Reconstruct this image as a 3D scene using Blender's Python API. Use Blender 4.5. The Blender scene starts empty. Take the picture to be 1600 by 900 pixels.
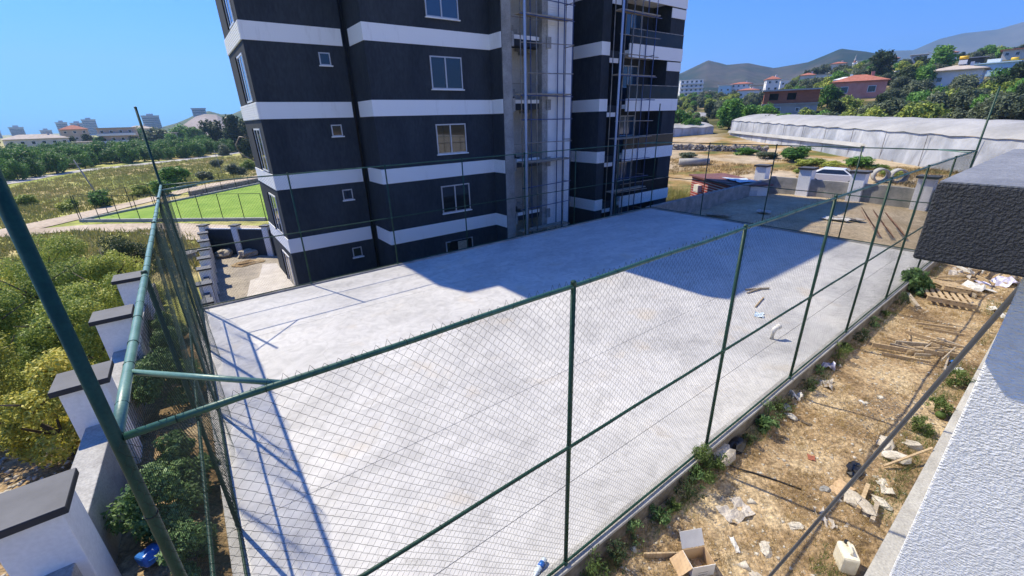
import bpy, math, random
import numpy as np
from mathutils import Vector, Matrix, Euler
random.seed(7)
RN = np.random.RandomState(11)
R = math.radians
scene = bpy.context.scene
COL = scene.collection

# ------------------------------------------------------------------ camera
CAM = np.array([0.562017, -2.41245, 4.877424])
PITCH, YAW, ROLL, FPX = 0.3799245, 0.6355769, 0.0290741, 661.4495
def cam_axes():
    p, y, r = PITCH, YAW, ROLL
    f = np.array([math.cos(p)*math.sin(y), math.cos(p)*math.cos(y), -math.sin(p)])
    rt = np.array([math.cos(y), -math.sin(y), 0.0]); dn = np.cross(f, rt)
    c, s = math.cos(r), math.sin(r)
    return c*rt+s*dn, -s*rt+c*dn, f
_r, _d, _f = cam_axes()
cd = bpy.data.cameras.new('camera'); cam = bpy.data.objects.new('camera', cd); COL.objects.link(cam)
cam.matrix_world = Matrix(((_r[0], -_d[0], -_f[0], CAM[0]), (_r[1], -_d[1], -_f[1], CAM[1]), (_r[2], -_d[2], -_f[2], CAM[2]), (0, 0, 0, 1)))
cd.sensor_width = 36.0; cd.lens = FPX/1600*36; cd.clip_start = 0.05; cd.clip_end = 30000
scene.camera = cam

# ------------------------------------------------------------------ sky, sun, exposure
SUN_EL, SUN_ROT = R(52.2), R(-18.2)
world = bpy.data.worlds.new('World'); scene.world = world; world.use_nodes = True
wn = world.node_tree; wn.nodes.clear()
sky = wn.nodes.new('ShaderNodeTexSky'); sky.sky_type = 'NISHITA'; sky.sun_disc = False
sky.sun_elevation = SUN_EL; sky.sun_rotation = SUN_ROT; sky.altitude = 0; sky.air_density = 1.0; sky.dust_density = 0.6; sky.ozone_density = 3.0
bg = wn.nodes.new('ShaderNodeBackground'); bg.inputs['Strength'].default_value = 0.135
wo = wn.nodes.new('ShaderNodeOutputWorld')
tint = wn.nodes.new('ShaderNodeMix'); tint.data_type = 'RGBA'; tint.blend_type = 'MULTIPLY'; tint.inputs['Factor'].default_value = 1.0; tint.inputs['B'].default_value = (0.10, 0.45, 1.16, 1)   # camera white balance
wn.links.new(sky.outputs[0], tint.inputs['A']); wn.links.new(tint.outputs['Result'], bg.inputs[0]); wn.links.new(bg.outputs[0], wo.inputs[0])
sl = bpy.data.lights.new('sun', 'SUN'); sl.energy = 5.0; sl.angle = R(0.5); sl.color = (1.0, 0.90, 0.69)
so = bpy.data.objects.new('sun', sl); COL.objects.link(so); so.location = (-20, 60, 80)
so.rotation_euler = Vector((1.3015, -3.9622, -5.383)).to_track_quat('-Z', 'Y').to_euler()
scene.view_settings.view_transform = 'Standard'; scene.view_settings.look = 'None'
scene.view_settings.exposure = 0.66; scene.view_settings.gamma = 1.0
scene.render.engine = 'CYCLES'
cy = scene.cycles
cy.max_bounces = 6; cy.diffuse_bounces = 3; cy.glossy_bounces = 3; cy.transmission_bounces = 4; cy.transparent_max_bounces = 8; cy.volume_bounces = 0
cy.caustics_reflective = False; cy.caustics_refractive = False
try: cy.use_denoising = True
except Exception: pass

# ------------------------------------------------------------------ materials
MATS = {}
def nodes_of(name):
    m = bpy.data.materials.new(name); m.use_nodes = True
    nt = m.node_tree; nt.nodes.clear(); MATS[name] = m
    return m, nt, nt.nodes.new, nt.links.new
def rgba(c): return (c[0], c[1], c[2], 1.0)
def ramp(N, stops):
    r = N('ShaderNodeValToRGB'); el = r.color_ramp.elements
    el[0].position = stops[0][0]; el[0].color = rgba(stops[0][1])
    el[1].position = stops[-1][0]; el[1].color = rgba(stops[-1][1])
    for p, c in stops[1:-1]:
        e = el.new(p); e.color = rgba(c)
    return r
def mat(name, c1, c2=None, scale=3.0, detail=5.0, rough=0.8, bump=0.0, bscale=40.0, metal=0.0, spec=0.4, c3=None, lo=0.35, hi=0.65, stretch=None, fine=0.0, bdist=0.02, btype='noise', dist=0.0, coord='world'):
    m, nt, N, L = nodes_of(name)
    out = N('ShaderNodeOutputMaterial'); b = N('ShaderNodeBsdfPrincipled'); L(b.outputs[0], out.inputs[0])
    b.inputs['Roughness'].default_value = rough; b.inputs['Metallic'].default_value = metal
    b.inputs['Specular IOR Level'].default_value = spec
    if coord == 'world':
        g = N('ShaderNodeNewGeometry'); vec = g.outputs['Position']
    else:
        g = N('ShaderNodeTexCoord'); vec = g.outputs['Object']
    if stretch:
        mp = N('ShaderNodeMapping'); mp.inputs['Scale'].default_value = stretch; L(vec, mp.inputs[0]); vec = mp.outputs[0]
    if c2 is None:
        b.inputs['Base Color'].default_value = rgba(c1)
    else:
        n = N('ShaderNodeTexNoise'); n.inputs['Scale'].default_value = scale; n.inputs['Detail'].default_value = detail; n.inputs['Distortion'].default_value = dist
        n.inputs['Roughness'].default_value = 0.6
        L(vec, n.inputs['Vector'])
        st = [(lo, c1), (hi, c2)] if c3 is None else [(lo, c1), ((lo+hi)/2, c2), (hi, c3)]
        r = ramp(N, st); L(n.outputs['Fac'], r.inputs[0]); col = r.outputs[0]
        if fine:
            n2 = N('ShaderNodeTexNoise'); n2.inputs['Scale'].default_value = scale*14; n2.inputs['Detail'].default_value = 4
            L(vec, n2.inputs['Vector'])
            mx = N('ShaderNodeMix'); mx.data_type = 'RGBA'; mx.blend_type = 'MULTIPLY'; mx.inputs['Factor'].default_value = fine
            r2 = ramp(N, [(0.3, (0.45, 0.45, 0.45)), (0.7, (1.35, 1.35, 1.35))]); L(n2.outputs['Fac'], r2.inputs[0])
            L(col, mx.inputs['A']); L(r2.outputs[0], mx.inputs['B']); col = mx.outputs['Result']
        L(col, b.inputs['Base Color'])
    if bump:
        if btype == 'voronoi':
            bn = N('ShaderNodeTexVoronoi'); bn.inputs['Scale'].default_value = bscale; bo = bn.outputs['Distance']
        else:
            bn = N('ShaderNodeTexNoise'); bn.inputs['Scale'].default_value = bscale; bn.inputs['Detail'].default_value = 4; bo = bn.outputs['Fac']
        L(vec, bn.inputs['Vector'])
        bu = N('ShaderNodeBump'); bu.inputs['Strength'].default_value = bump; bu.inputs['Distance'].default_value = bdist
        L(bo, bu.inputs['Height']); L(bu.outputs[0], b.inputs['Normal'])
    return m
def leafmat(name, c1, c2, c3, trans=0.3, nscale=0.6):
    m, nt, N, L = nodes_of(name)
    out = N('ShaderNodeOutputMaterial'); g = N('ShaderNodeNewGeometry')
    oi = N('ShaderNodeObjectInfo')
    n = N('ShaderNodeTexNoise'); n.inputs['Scale'].default_value = nscale; n.inputs['Detail'].default_value = 2; L(g.outputs['Position'], n.inputs['Vector'])
    a = N('ShaderNodeMath'); a.operation = 'MULTIPLY_ADD'; a.inputs[1].default_value = 0.45
    L(g.outputs['Random Per Island'], a.inputs[0])
    s = N('ShaderNodeMath'); s.operation = 'MULTIPLY_ADD'; s.inputs[1].default_value = 0.9; s.inputs[2].default_value = -0.22
    L(n.outputs['Fac'], s.inputs[0])
    o2 = N('ShaderNodeMath'); o2.operation = 'MULTIPLY_ADD'; o2.inputs[1].default_value = 0.25
    L(oi.outputs['Random'], o2.inputs[0]); L(s.outputs[0], o2.inputs[2]); L(o2.outputs[0], a.inputs[2])
    r = ramp(N, [(0.1, c1), (0.5, c2), (0.95, c3)]); L(a.outputs[0], r.inputs[0])
    b = N('ShaderNodeBsdfPrincipled'); b.inputs['Roughness'].default_value = 0.55; b.inputs['Specular IOR Level'].default_value = 0.25
    t = N('ShaderNodeBsdfTranslucent'); mx = N('ShaderNodeMixShader'); mx.inputs[0].default_value = trans
    L(r.outputs[0], b.inputs['Base Color']); L(r.outputs[0], t.inputs['Color'])
    L(b.outputs[0], mx.inputs[1]); L(t.outputs[0], mx.inputs[2]); L(mx.outputs[0], out.inputs[0])
    return m

def slab_material():
    m, nt, N, L = nodes_of('slab_concrete')
    out = N('ShaderNodeOutputMaterial'); b = N('ShaderNodeBsdfPrincipled'); L(b.outputs[0], out.inputs[0])
    g = N('ShaderNodeNewGeometry')
    n1 = N('ShaderNodeTexNoise'); n1.inputs['Scale'].default_value = 0.55; n1.inputs['Detail'].default_value = 7; n1.inputs['Distortion'].default_value = 1.2; n1.inputs['Roughness'].default_value = 0.62
    mp = N('ShaderNodeMapping'); mp.inputs['Scale'].default_value = (0.8, 1.5, 1); mp.inputs['Rotation'].default_value = (0, 0, 0.5)
    L(g.outputs['Position'], mp.inputs[0]); L(mp.outputs[0], n1.inputs['Vector'])
    r1 = ramp(N, [(0.28, (0.40, 0.392, 0.378)), (0.48, (0.475, 0.466, 0.448)), (0.58, (0.51, 0.50, 0.482)), (0.75, (0.45, 0.43, 0.398))]); L(n1.outputs['Fac'], r1.inputs[0])
    n2 = N('ShaderNodeTexNoise'); n2.inputs['Scale'].default_value = 2.2; n2.inputs['Detail'].default_value = 8; n2.inputs['Distortion'].default_value = 2.5; L(g.outputs['Position'], n2.inputs['Vector'])
    r2 = ramp(N, [(0.33, (0.84, 0.84, 0.84)), (0.5, (1.0, 1.0, 1.0)), (0.66, (1.10, 1.10, 1.09))]); L(n2.outputs['Fac'], r2.inputs[0])
    mx = N('ShaderNodeMix'); mx.data_type = 'RGBA'; mx.blend_type = 'MULTIPLY'; mx.inputs['Factor'].default_value = 0.8
    L(r1.outputs[0], mx.inputs['A']); L(r2.outputs[0], mx.inputs['B'])
    # ochre dust stains
    n3 = N('ShaderNodeTexNoise'); n3.inputs['Scale'].default_value = 0.9; n3.inputs['Detail'].default_value = 6; L(g.outputs['Position'], n3.inputs['Vector'])
    r3 = ramp(N, [(0.6, (0, 0, 0)), (0.74, (0.5, 0.5, 0.5))]); L(n3.outputs['Fac'], r3.inputs[0])
    m2 = N('ShaderNodeMix'); m2.data_type = 'RGBA'; L(r3.outputs[0], m2.inputs['Factor']); L(mx.outputs['Result'], m2.inputs['A']); m2.inputs['B'].default_value = (0.50, 0.42, 0.31, 1)
    wv = N('ShaderNodeTexVoronoi'); wv.feature = 'DISTANCE_TO_EDGE'; wv.inputs['Scale'].default_value = 0.32; wv.inputs['Randomness'].default_value = 1.0
    nd = N('ShaderNodeTexNoise'); nd.inputs['Scale'].default_value = 1.6; nd.inputs['Detail'].default_value = 6; L(g.outputs['Position'], nd.inputs['Vector'])
    vm = N('ShaderNodeVectorMath'); vm.operation = 'MULTIPLY_ADD'; vm.inputs[1].default_value = (0.9, 0.9, 0.9); L(nd.outputs['Color'], vm.inputs[0]); L(g.outputs['Position'], vm.inputs[2]); L(vm.outputs[0], wv.inputs['Vector'])
    rc = ramp(N, [(0.0, (0.66, 0.65, 0.63)), (0.0035, (1, 1, 1))]); L(wv.outputs['Distance'], rc.inputs[0])
    mc = N('ShaderNodeMix'); mc.data_type = 'RGBA'; mc.blend_type = 'MULTIPLY'; mc.inputs['Factor'].default_value = 0.6; L(m2.outputs['Result'], mc.inputs['A']); L(rc.outputs[0], mc.inputs['B'])
    n5 = N('ShaderNodeTexNoise'); n5.inputs['Scale'].default_value = 0.22; n5.inputs['Detail'].default_value = 5; n5.inputs['Distortion'].default_value = 1.5; L(g.outputs['Position'], n5.inputs['Vector'])
    r5 = ramp(N, [(0.36, (0.86, 0.86, 0.87)), (0.52, (1.0, 1.0, 1.0)), (0.66, (1.06, 1.05, 1.03))]); L(n5.outputs['Fac'], r5.inputs[0])
    m6 = N('ShaderNodeMix'); m6.data_type = 'RGBA'; m6.blend_type = 'MULTIPLY'; m6.inputs['Factor'].default_value = 1.0; L(mc.outputs['Result'], m6.inputs['A']); L(r5.outputs[0], m6.inputs['B'])
    L(m6.outputs['Result'], b.inputs['Base Color'])
    b.inputs['Roughness'].default_value = 0.6; b.inputs['Specular IOR Level'].default_value = 0.35
    bu = N('ShaderNodeBump'); bu.inputs['Strength'].default_value = 0.15; bu.inputs['Distance'].default_value = 0.01
    L(n2.outputs['Fac'], bu.inputs['Height']); L(bu.outputs[0], b.inputs['Normal'])
slab_material()

mat('concrete', (0.30, 0.29, 0.27), (0.42, 0.41, 0.38), scale=2.5, rough=0.9, bump=0.3, bscale=25, fine=0.4)
mat('grey_concrete', (0.20, 0.20, 0.19), (0.34, 0.33, 0.31), scale=1.8, rough=0.9, bump=0.3, bscale=20, fine=0.4)
mat('navy_stucco', (0.024, 0.031, 0.041), (0.041, 0.049, 0.060), scale=0.8, rough=0.85, bump=0.25, bscale=40, spec=0.25, fine=0.35, stretch=(1, 1, 0.35))
mat('white_render', (0.62, 0.61, 0.585), (0.82, 0.82, 0.81), scale=2.2, rough=0.8, bump=0.12, bscale=40, stretch=(1, 1, 0.18), lo=0.2, hi=0.42)
mat('white_stucco', (0.76, 0.76, 0.75), (0.85, 0.85, 0.84), scale=2.0, rough=0.9, bump=1.0, bscale=95, bdist=0.010, fine=0.15, stretch=(1, 1, 1.7))
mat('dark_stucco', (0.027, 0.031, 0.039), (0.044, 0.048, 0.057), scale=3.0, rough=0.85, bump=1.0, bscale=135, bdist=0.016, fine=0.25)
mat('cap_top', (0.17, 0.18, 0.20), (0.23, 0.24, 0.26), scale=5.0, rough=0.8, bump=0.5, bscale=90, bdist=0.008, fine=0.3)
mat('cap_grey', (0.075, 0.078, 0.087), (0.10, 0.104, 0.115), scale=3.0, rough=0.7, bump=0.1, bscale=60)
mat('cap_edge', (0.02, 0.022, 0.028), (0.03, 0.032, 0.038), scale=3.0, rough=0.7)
mat('pillar_white', (0.74, 0.74, 0.73), (0.83, 0.83, 0.82), scale=1.6, rough=0.85, bump=0.12, bscale=30, fine=0.12)
mat('green_paint', (0.006, 0.034, 0.021), (0.011, 0.050, 0.032), c3=(0.022, 0.062, 0.042), lo=0.3, hi=0.75, fine=0.35, scale=5, rough=0.48, spec=0.3, bump=0.06, bscale=60)
mat('green_paint_mid', (0.018, 0.075, 0.05), (0.035, 0.105, 0.072), fine=0.35, scale=6, rough=0.42, spec=0.4, bump=0.06, bscale=60)
mat('green_paint_pale', (0.085, 0.19, 0.145), (0.14, 0.26, 0.205), fine=0.35, scale=6, rough=0.4, spec=0.5, bump=0.08, bscale=40)
mat('wire_green', (0.008, 0.026, 0.019), rough=0.6, spec=0.25)
mat('net_green', (0.075, 0.13, 0.11), rough=0.7)
mat('guard_dark', (0.016, 0.017, 0.02), (0.03, 0.027, 0.024), scale=1.5, rough=0.22, spec=0.25)
mat('kerb_dirt_shade', (0.085, 0.072, 0.055), (0.20, 0.18, 0.15), scale=1.6, rough=0.95, bump=0.4, bscale=18, fine=0.5)  # dark from dirt, with the face's shade also put into the colour
mat('hill_scrub', (0.07, 0.075, 0.03), (0.16, 0.14, 0.065), scale=0.25, rough=1.0, spec=0.0, c3=(0.30, 0.21, 0.12), lo=0.35, hi=0.75, fine=0.5)
mat('black_wire', (0.012, 0.012, 0.013), rough=0.5)
mat('pvc_pipe', (0.045, 0.047, 0.052), (0.07, 0.072, 0.078), scale=8, rough=0.45, stretch=(1, 1, 0.2))
mat('soil', (0.145, 0.098, 0.055), (0.34, 0.24, 0.135), scale=1.1, rough=1.0, bump=1.0, bscale=26, c3=(0.54, 0.425, 0.265), fine=0.95, lo=0.3, hi=0.68, spec=0.1, bdist=0.04)
mat('dark_soil', (0.10, 0.085, 0.07), (0.20, 0.165, 0.125), scale=1.0, rough=1.0, bump=0.8, bscale=18, fine=0.5, spec=0.1, bdist=0.04)
mat('yard_soil', (0.33, 0.255, 0.165), (0.47, 0.385, 0.27), scale=0.5, rough=1.0, bump=0.5, bscale=6, fine=0.5, spec=0.1)
mat('yard_gravel', (0.28, 0.25, 0.21), (0.42, 0.37, 0.30), scale=0.8, rough=1.0, bump=0.6, bscale=8, fine=0.6, spec=0.1)
mat('road', (0.38, 0.36, 0.33), (0.48, 0.46, 0.42), scale=0.3, rough=0.95, fine=0.2)
mat('dirt_road', (0.40, 0.32, 0.23), (0.54, 0.45, 0.34), scale=0.25, rough=1.0, fine=0.4, spec=0.1)
mat('turf', (0.175, 0.285, 0.04), (0.25, 0.36, 0.06), scale=0.4, rough=0.9, fine=0.2, spec=0.1)
mat('paving', (0.46, 0.42, 0.38), (0.58, 0.54, 0.49), scale=2.0, rough=0.9, fine=0.4)
mat('window_frame', (0.74, 0.75, 0.76), rough=0.4)
mat('alu_frame', (0.42, 0.43, 0.45), (0.5, 0.51, 0.53), scale=3, rough=0.4, metal=0.3)
mat('glass', (0.012, 0.015, 0.02), rough=0.04, spec=0.9)
mat('glass_sky_tint', (0.03, 0.06, 0.11), rough=0.06, spec=0.9)  # blue sky reflection put into the pane's base colour
mat('dark_void', (0.012, 0.012, 0.013), rough=0.95, spec=0.1)
mat('interior_plaster', (0.60, 0.57, 0.52), (0.72, 0.69, 0.64), scale=0.8, rough=0.9, fine=0.15)
mat('raw_column', (0.24, 0.235, 0.225), (0.38, 0.37, 0.35), scale=1.6, rough=0.95, bump=0.4, bscale=14, fine=0.5)
mat('scaffold_blue', (0.03, 0.06, 0.16), (0.06, 0.09, 0.2), scale=3, rough=0.5)
mat('scaffold_grey', (0.20, 0.165, 0.135), (0.36, 0.33, 0.29), scale=3, rough=0.5, metal=0.3)
mat('downpipe', (0.34, 0.42, 0.56), (0.40, 0.48, 0.62), scale=2, rough=0.35)
mat('timber', (0.34, 0.24, 0.13), (0.52, 0.40, 0.25), scale=5, rough=0.85, stretch=(1, 1, 6), fine=0.5, coord='obj')
mat('timber_grey', (0.26, 0.22, 0.17), (0.45, 0.38, 0.29), scale=5, rough=0.9, stretch=(1, 1, 6), fine=0.5, coord='obj')
mat('cardboard', (0.44, 0.30, 0.17), (0.52, 0.37, 0.22), scale=6, rough=0.9)
mat('cardboard_white', (0.62, 0.60, 0.56), (0.72, 0.70, 0.66), scale=6, rough=0.85)
mat('grey_board', (0.36, 0.32, 0.28), (0.52, 0.48, 0.43), scale=8, rough=0.95, fine=0.6, bump=0.3)
mat('stone', (0.33, 0.29, 0.23), (0.52, 0.47, 0.39), scale=5, rough=0.95, bump=0.5, bscale=20, fine=0.5)
mat('stone_white', (0.40, 0.36, 0.29), (0.60, 0.56, 0.48), scale=5, rough=0.95, bump=0.5, bscale=20, fine=0.4)
mat('paper_white', (0.46, 0.44, 0.40), (0.70, 0.69, 0.67), scale=7, rough=0.8, fine=0.4)
mat('plastic_lilac', (0.42, 0.40, 0.62), (0.72, 0.72, 0.78), scale=14, rough=0.5)
mat('plastic_blue', (0.02, 0.12, 0.42), (0.03, 0.15, 0.50), scale=4, rough=0.35, spec=0.5)
mat('plastic_red', (0.5, 0.03, 0.03), rough=0.4)
mat('plastic_black', (0.01, 0.01, 0.011), (0.02, 0.02, 0.02), scale=12, rough=0.35)
mat('plastic_clear', (0.55, 0.62, 0.66), rough=0.2)
mat('plastic_cream', (0.62, 0.56, 0.42), (0.74, 0.69, 0.55), scale=9, rough=0.5, fine=0.2)
mat('pvc_white', (0.62, 0.60, 0.55), (0.7, 0.68, 0.63), scale=7, rough=0.5)
mat('brick_red', (0.26, 0.085, 0.05), (0.34, 0.12, 0.07), scale=1.0, rough=0.95, fine=0.3, stretch=(1, 1, 3))
mat('roof_red', (0.32, 0.10, 0.06), (0.44, 0.17, 0.11), scale=1.5, rough=0.9, fine=0.3)
mat('roof_pale', (0.38, 0.32, 0.26), (0.50, 0.43, 0.36), scale=0.8, rough=0.85, fine=0.2)
mat('wall_cream', (0.58, 0.53, 0.45), (0.68, 0.63, 0.55), scale=0.6, rough=0.9, fine=0.15)
mat('wall_white', (0.70, 0.69, 0.67), (0.78, 0.77, 0.75), scale=0.6, rough=0.9)
mat('wall_pink', (0.55, 0.22, 0.17), (0.66, 0.30, 0.24), scale=0.5, rough=0.9)
mat('wall_blue', (0.40, 0.58, 0.68), (0.48, 0.66, 0.74), scale=0.5, rough=0.9)
mat('wall_ochre', (0.45, 0.34, 0.27), (0.56, 0.42, 0.34), scale=0.4, rough=0.9, fine=0.2)
mat('wall_grey', (0.30, 0.30, 0.30), (0.38, 0.38, 0.38), scale=0.6, rough=0.9)
mat('wall_dark', (0.055, 0.05, 0.05), (0.09, 0.085, 0.08), scale=0.6, rough=0.9)
mat('tower_grey', (0.34, 0.36, 0.39), (0.42, 0.44, 0.47), scale=0.1, rough=0.9)
mat('hut_red', (0.28, 0.035, 0.03), (0.36, 0.06, 0.045), scale=2, rough=0.6)
mat('hut_white', (0.70, 0.66, 0.62), rough=0.6)
mat('hut_roof', (0.14, 0.06, 0.055), (0.20, 0.09, 0.08), scale=1.5, rough=0.8)
mat('tarp_blue', (0.42, 0.55, 0.66), (0.66, 0.70, 0.72), scale=2.5, rough=0.6)
mat('film_white', (0.30, 0.29, 0.26), (0.43, 0.415, 0.375), scale=0.25, rough=0.6, fine=0.15, bump=0.2, bscale=1.5, bdist=0.2)
mat('film_grey', (0.28, 0.29, 0.31), (0.52, 0.53, 0.55), scale=0.35, rough=0.35, spec=0.5, dist=1.0, bump=0.5, bscale=1.2, bdist=0.3, stretch=(1, 1, 0.5))
mat('rubble', (0.16, 0.14, 0.12), (0.34, 0.31, 0.27), scale=3, rough=0.95, fine=0.6, bump=0.8, bscale=4, bdist=0.2)
mat('car_white', (0.72, 0.73, 0.74), rough=0.25, spec=0.6)
mat('rubber', (0.015, 0.015, 0.016), rough=0.8)
mat('yellow', (0.75, 0.45, 0.03), rough=0.5)
mat('rust', (0.20, 0.09, 0.05), (0.30, 0.16, 0.10), scale=8, rough=0.9)
mat('bark', (0.07, 0.055, 0.042), (0.13, 0.105, 0.08), scale=6, rough=0.95, bump=0.6, bscale=18, stretch=(1, 1, 0.3))
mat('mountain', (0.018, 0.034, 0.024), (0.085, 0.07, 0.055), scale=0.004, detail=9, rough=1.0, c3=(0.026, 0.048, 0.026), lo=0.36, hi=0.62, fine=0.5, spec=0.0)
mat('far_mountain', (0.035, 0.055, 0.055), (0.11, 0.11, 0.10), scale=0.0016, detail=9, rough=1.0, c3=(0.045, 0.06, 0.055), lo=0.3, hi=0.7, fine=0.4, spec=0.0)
mat('far_hill', (0.07, 0.10, 0.05), (0.16, 0.17, 0.10), scale=0.02, detail=7, rough=1.0, fine=0.4, spec=0.0)
mat('quarry', (0.24, 0.20, 0.17), (0.40, 0.34, 0.30), scale=0.02, detail=7, rough=1.0, fine=0.3, spec=0.0)
leafmat('leaf_olive', (0.077, 0.118, 0.027), (0.232, 0.317, 0.061), (0.592, 0.592, 0.120))
leafmat('leaf_yellow', (0.117, 0.140, 0.028), (0.369, 0.391, 0.067), (0.819, 0.682, 0.142))
leafmat('leaf_green', (0.031, 0.077, 0.016), (0.090, 0.219, 0.037), (0.219, 0.410, 0.072), nscale=0.25)
leafmat('leaf_citrus', (0.029, 0.072, 0.017), (0.079, 0.186, 0.037), (0.184, 0.336, 0.062), nscale=0.12)
leafmat('leaf_dark', (0.016, 0.032, 0.014), (0.042, 0.072, 0.029), (0.088, 0.125, 0.048), nscale=0.2)
leafmat('leaf_grey', (0.057, 0.076, 0.042), (0.123, 0.155, 0.085), (0.217, 0.246, 0.141), nscale=0.2)
leafmat('leaf_bramble', (0.031, 0.071, 0.022), (0.101, 0.190, 0.063), (0.269, 0.381, 0.146), nscale=2.0)
leafmat('leaf_weed', (0.037, 0.069, 0.018), (0.094, 0.150, 0.037), (0.200, 0.250, 0.075), nscale=2.0)
leafmat('straw', (0.200, 0.130, 0.050), (0.360, 0.250, 0.100), (0.520, 0.400, 0.190), nscale=2.0, trans=0.2)
leafmat('field_tuft', (0.14, 0.17, 0.04), (0.30, 0.30, 0.085), (0.46, 0.36, 0.17), nscale=0.05, trans=0.2)

def ground_material():
    m, nt, N, L = nodes_of('ground')
    out = N('ShaderNodeOutputMaterial'); b = N('ShaderNodeBsdfPrincipled'); L(b.outputs[0], out.inputs[0])
    b.inputs['Roughness'].default_value = 1.0; b.inputs['Specular IOR Level'].default_value = 0.05
    g = N('ShaderNodeNewGeometry'); P = g.outputs['Position']
    n1 = N('ShaderNodeTexNoise'); n1.inputs['Scale'].default_value = 0.06; n1.inputs['Detail'].default_value = 6; L(P, n1.inputs['Vector'])
    r1 = ramp(N, [(0.3, (0.24, 0.29, 0.07)), (0.45, (0.36, 0.37, 0.11)), (0.58, (0.46, 0.38, 0.18)), (0.72, (0.34, 0.24, 0.13))]); L(n1.outputs['Fac'], r1.inputs[0])
    n2 = N('ShaderNodeTexNoise'); n2.inputs['Scale'].default_value = 0.9; n2.inputs['Detail'].default_value = 6; L(P, n2.inputs['Vector'])
    r2 = ramp(N, [(0.3, (0.6, 0.6, 0.6)), (0.7, (1.3, 1.3, 1.3))]); L(n2.outputs['Fac'], r2.inputs[0])
    mx = N('ShaderNodeMix'); mx.data_type = 'RGBA'; mx.blend_type = 'MULTIPLY'; mx.inputs['Factor'].default_value = 1.0
    L(r1.outputs[0], mx.inputs['A']); L(r2.outputs[0], mx.inputs['B'])
    # bare sandy earth east of the court
    sx = N('ShaderNodeSeparateXYZ'); L(P, sx.inputs[0])
    mr = N('ShaderNodeMapRange'); mr.inputs['From Min'].default_value = 14; mr.inputs['From Max'].default_value = 26; L(sx.outputs['X'], mr.inputs['Value'])
    n3 = N('ShaderNodeTexNoise'); n3.inputs['Scale'].default_value = 0.135; n3.inputs['Detail'].default_value = 7; L(P, n3.inputs['Vector'])
    r3 = ramp(N, [(0.36, (0.13, 0.14, 0.045)), (0.44, (0.34, 0.22, 0.09)), (0.52, (0.42, 0.33, 0.21)), (0.7, (0.47, 0.38, 0.27))]); L(n3.outputs['Fac'], r3.inputs[0])
    m3 = N('ShaderNodeMix'); m3.data_type = 'RGBA'; m3.blend_type = 'MULTIPLY'; m3.inputs['Factor'].default_value = 0.6; L(r3.outputs[0], m3.inputs['A']); L(r2.outputs[0], m3.inputs['B'])
    m4 = N('ShaderNodeMix'); m4.data_type = 'RGBA'; L(mr.outputs[0], m4.inputs['Factor']); L(mx.outputs['Result'], m4.inputs['A']); L(m3.outputs['Result'], m4.inputs['B'])
    hm = N('ShaderNodeMapRange'); hm.inputs['From Min'].default_value = 84; hm.inputs['From Max'].default_value = 104; L(sx.outputs['X'], hm.inputs['Value'])
    r5 = ramp(N, [(0.36, (0.055, 0.062, 0.022)), (0.52, (0.12, 0.11, 0.045)), (0.6, (0.20, 0.16, 0.08)), (0.72, (0.34, 0.24, 0.14))]); L(n3.outputs['Fac'], r5.inputs[0])
    m5 = N('ShaderNodeMix'); m5.data_type = 'RGBA'; L(hm.outputs[0], m5.inputs['Factor']); L(m4.outputs['Result'], m5.inputs['A']); L(r5.outputs[0], m5.inputs['B'])
    L(m5.outputs['Result'], b.inputs['Base Color'])
    bu = N('ShaderNodeBump'); bu.inputs['Strength'].default_value = 0.6; bu.inputs['Distance'].default_value = 0.15; L(n2.outputs['Fac'], bu.inputs['Height']); L(bu.outputs[0], b.inputs['Normal'])
ground_material()
def clad_material():
    m, nt, N, L = nodes_of('cladding')
    out = N('ShaderNodeOutputMaterial'); b = N('ShaderNodeBsdfPrincipled'); L(b.outputs[0], out.inputs[0]); b.inputs['Roughness'].default_value = 0.6
    n = N('ShaderNodeTexNoise'); n.inputs['Scale'].default_value = 1.2; n.inputs['Detail'].default_value = 5; g = N('ShaderNodeNewGeometry'); L(g.outputs['Position'], n.inputs['Vector'])
    r = ramp(N, [(0.3, (0.68, 0.68, 0.68)), (0.7, (0.80, 0.80, 0.80))]); L(n.outputs['Fac'], r.inputs[0]); L(r.outputs[0], b.inputs['Base Color'])
clad_material()

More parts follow.
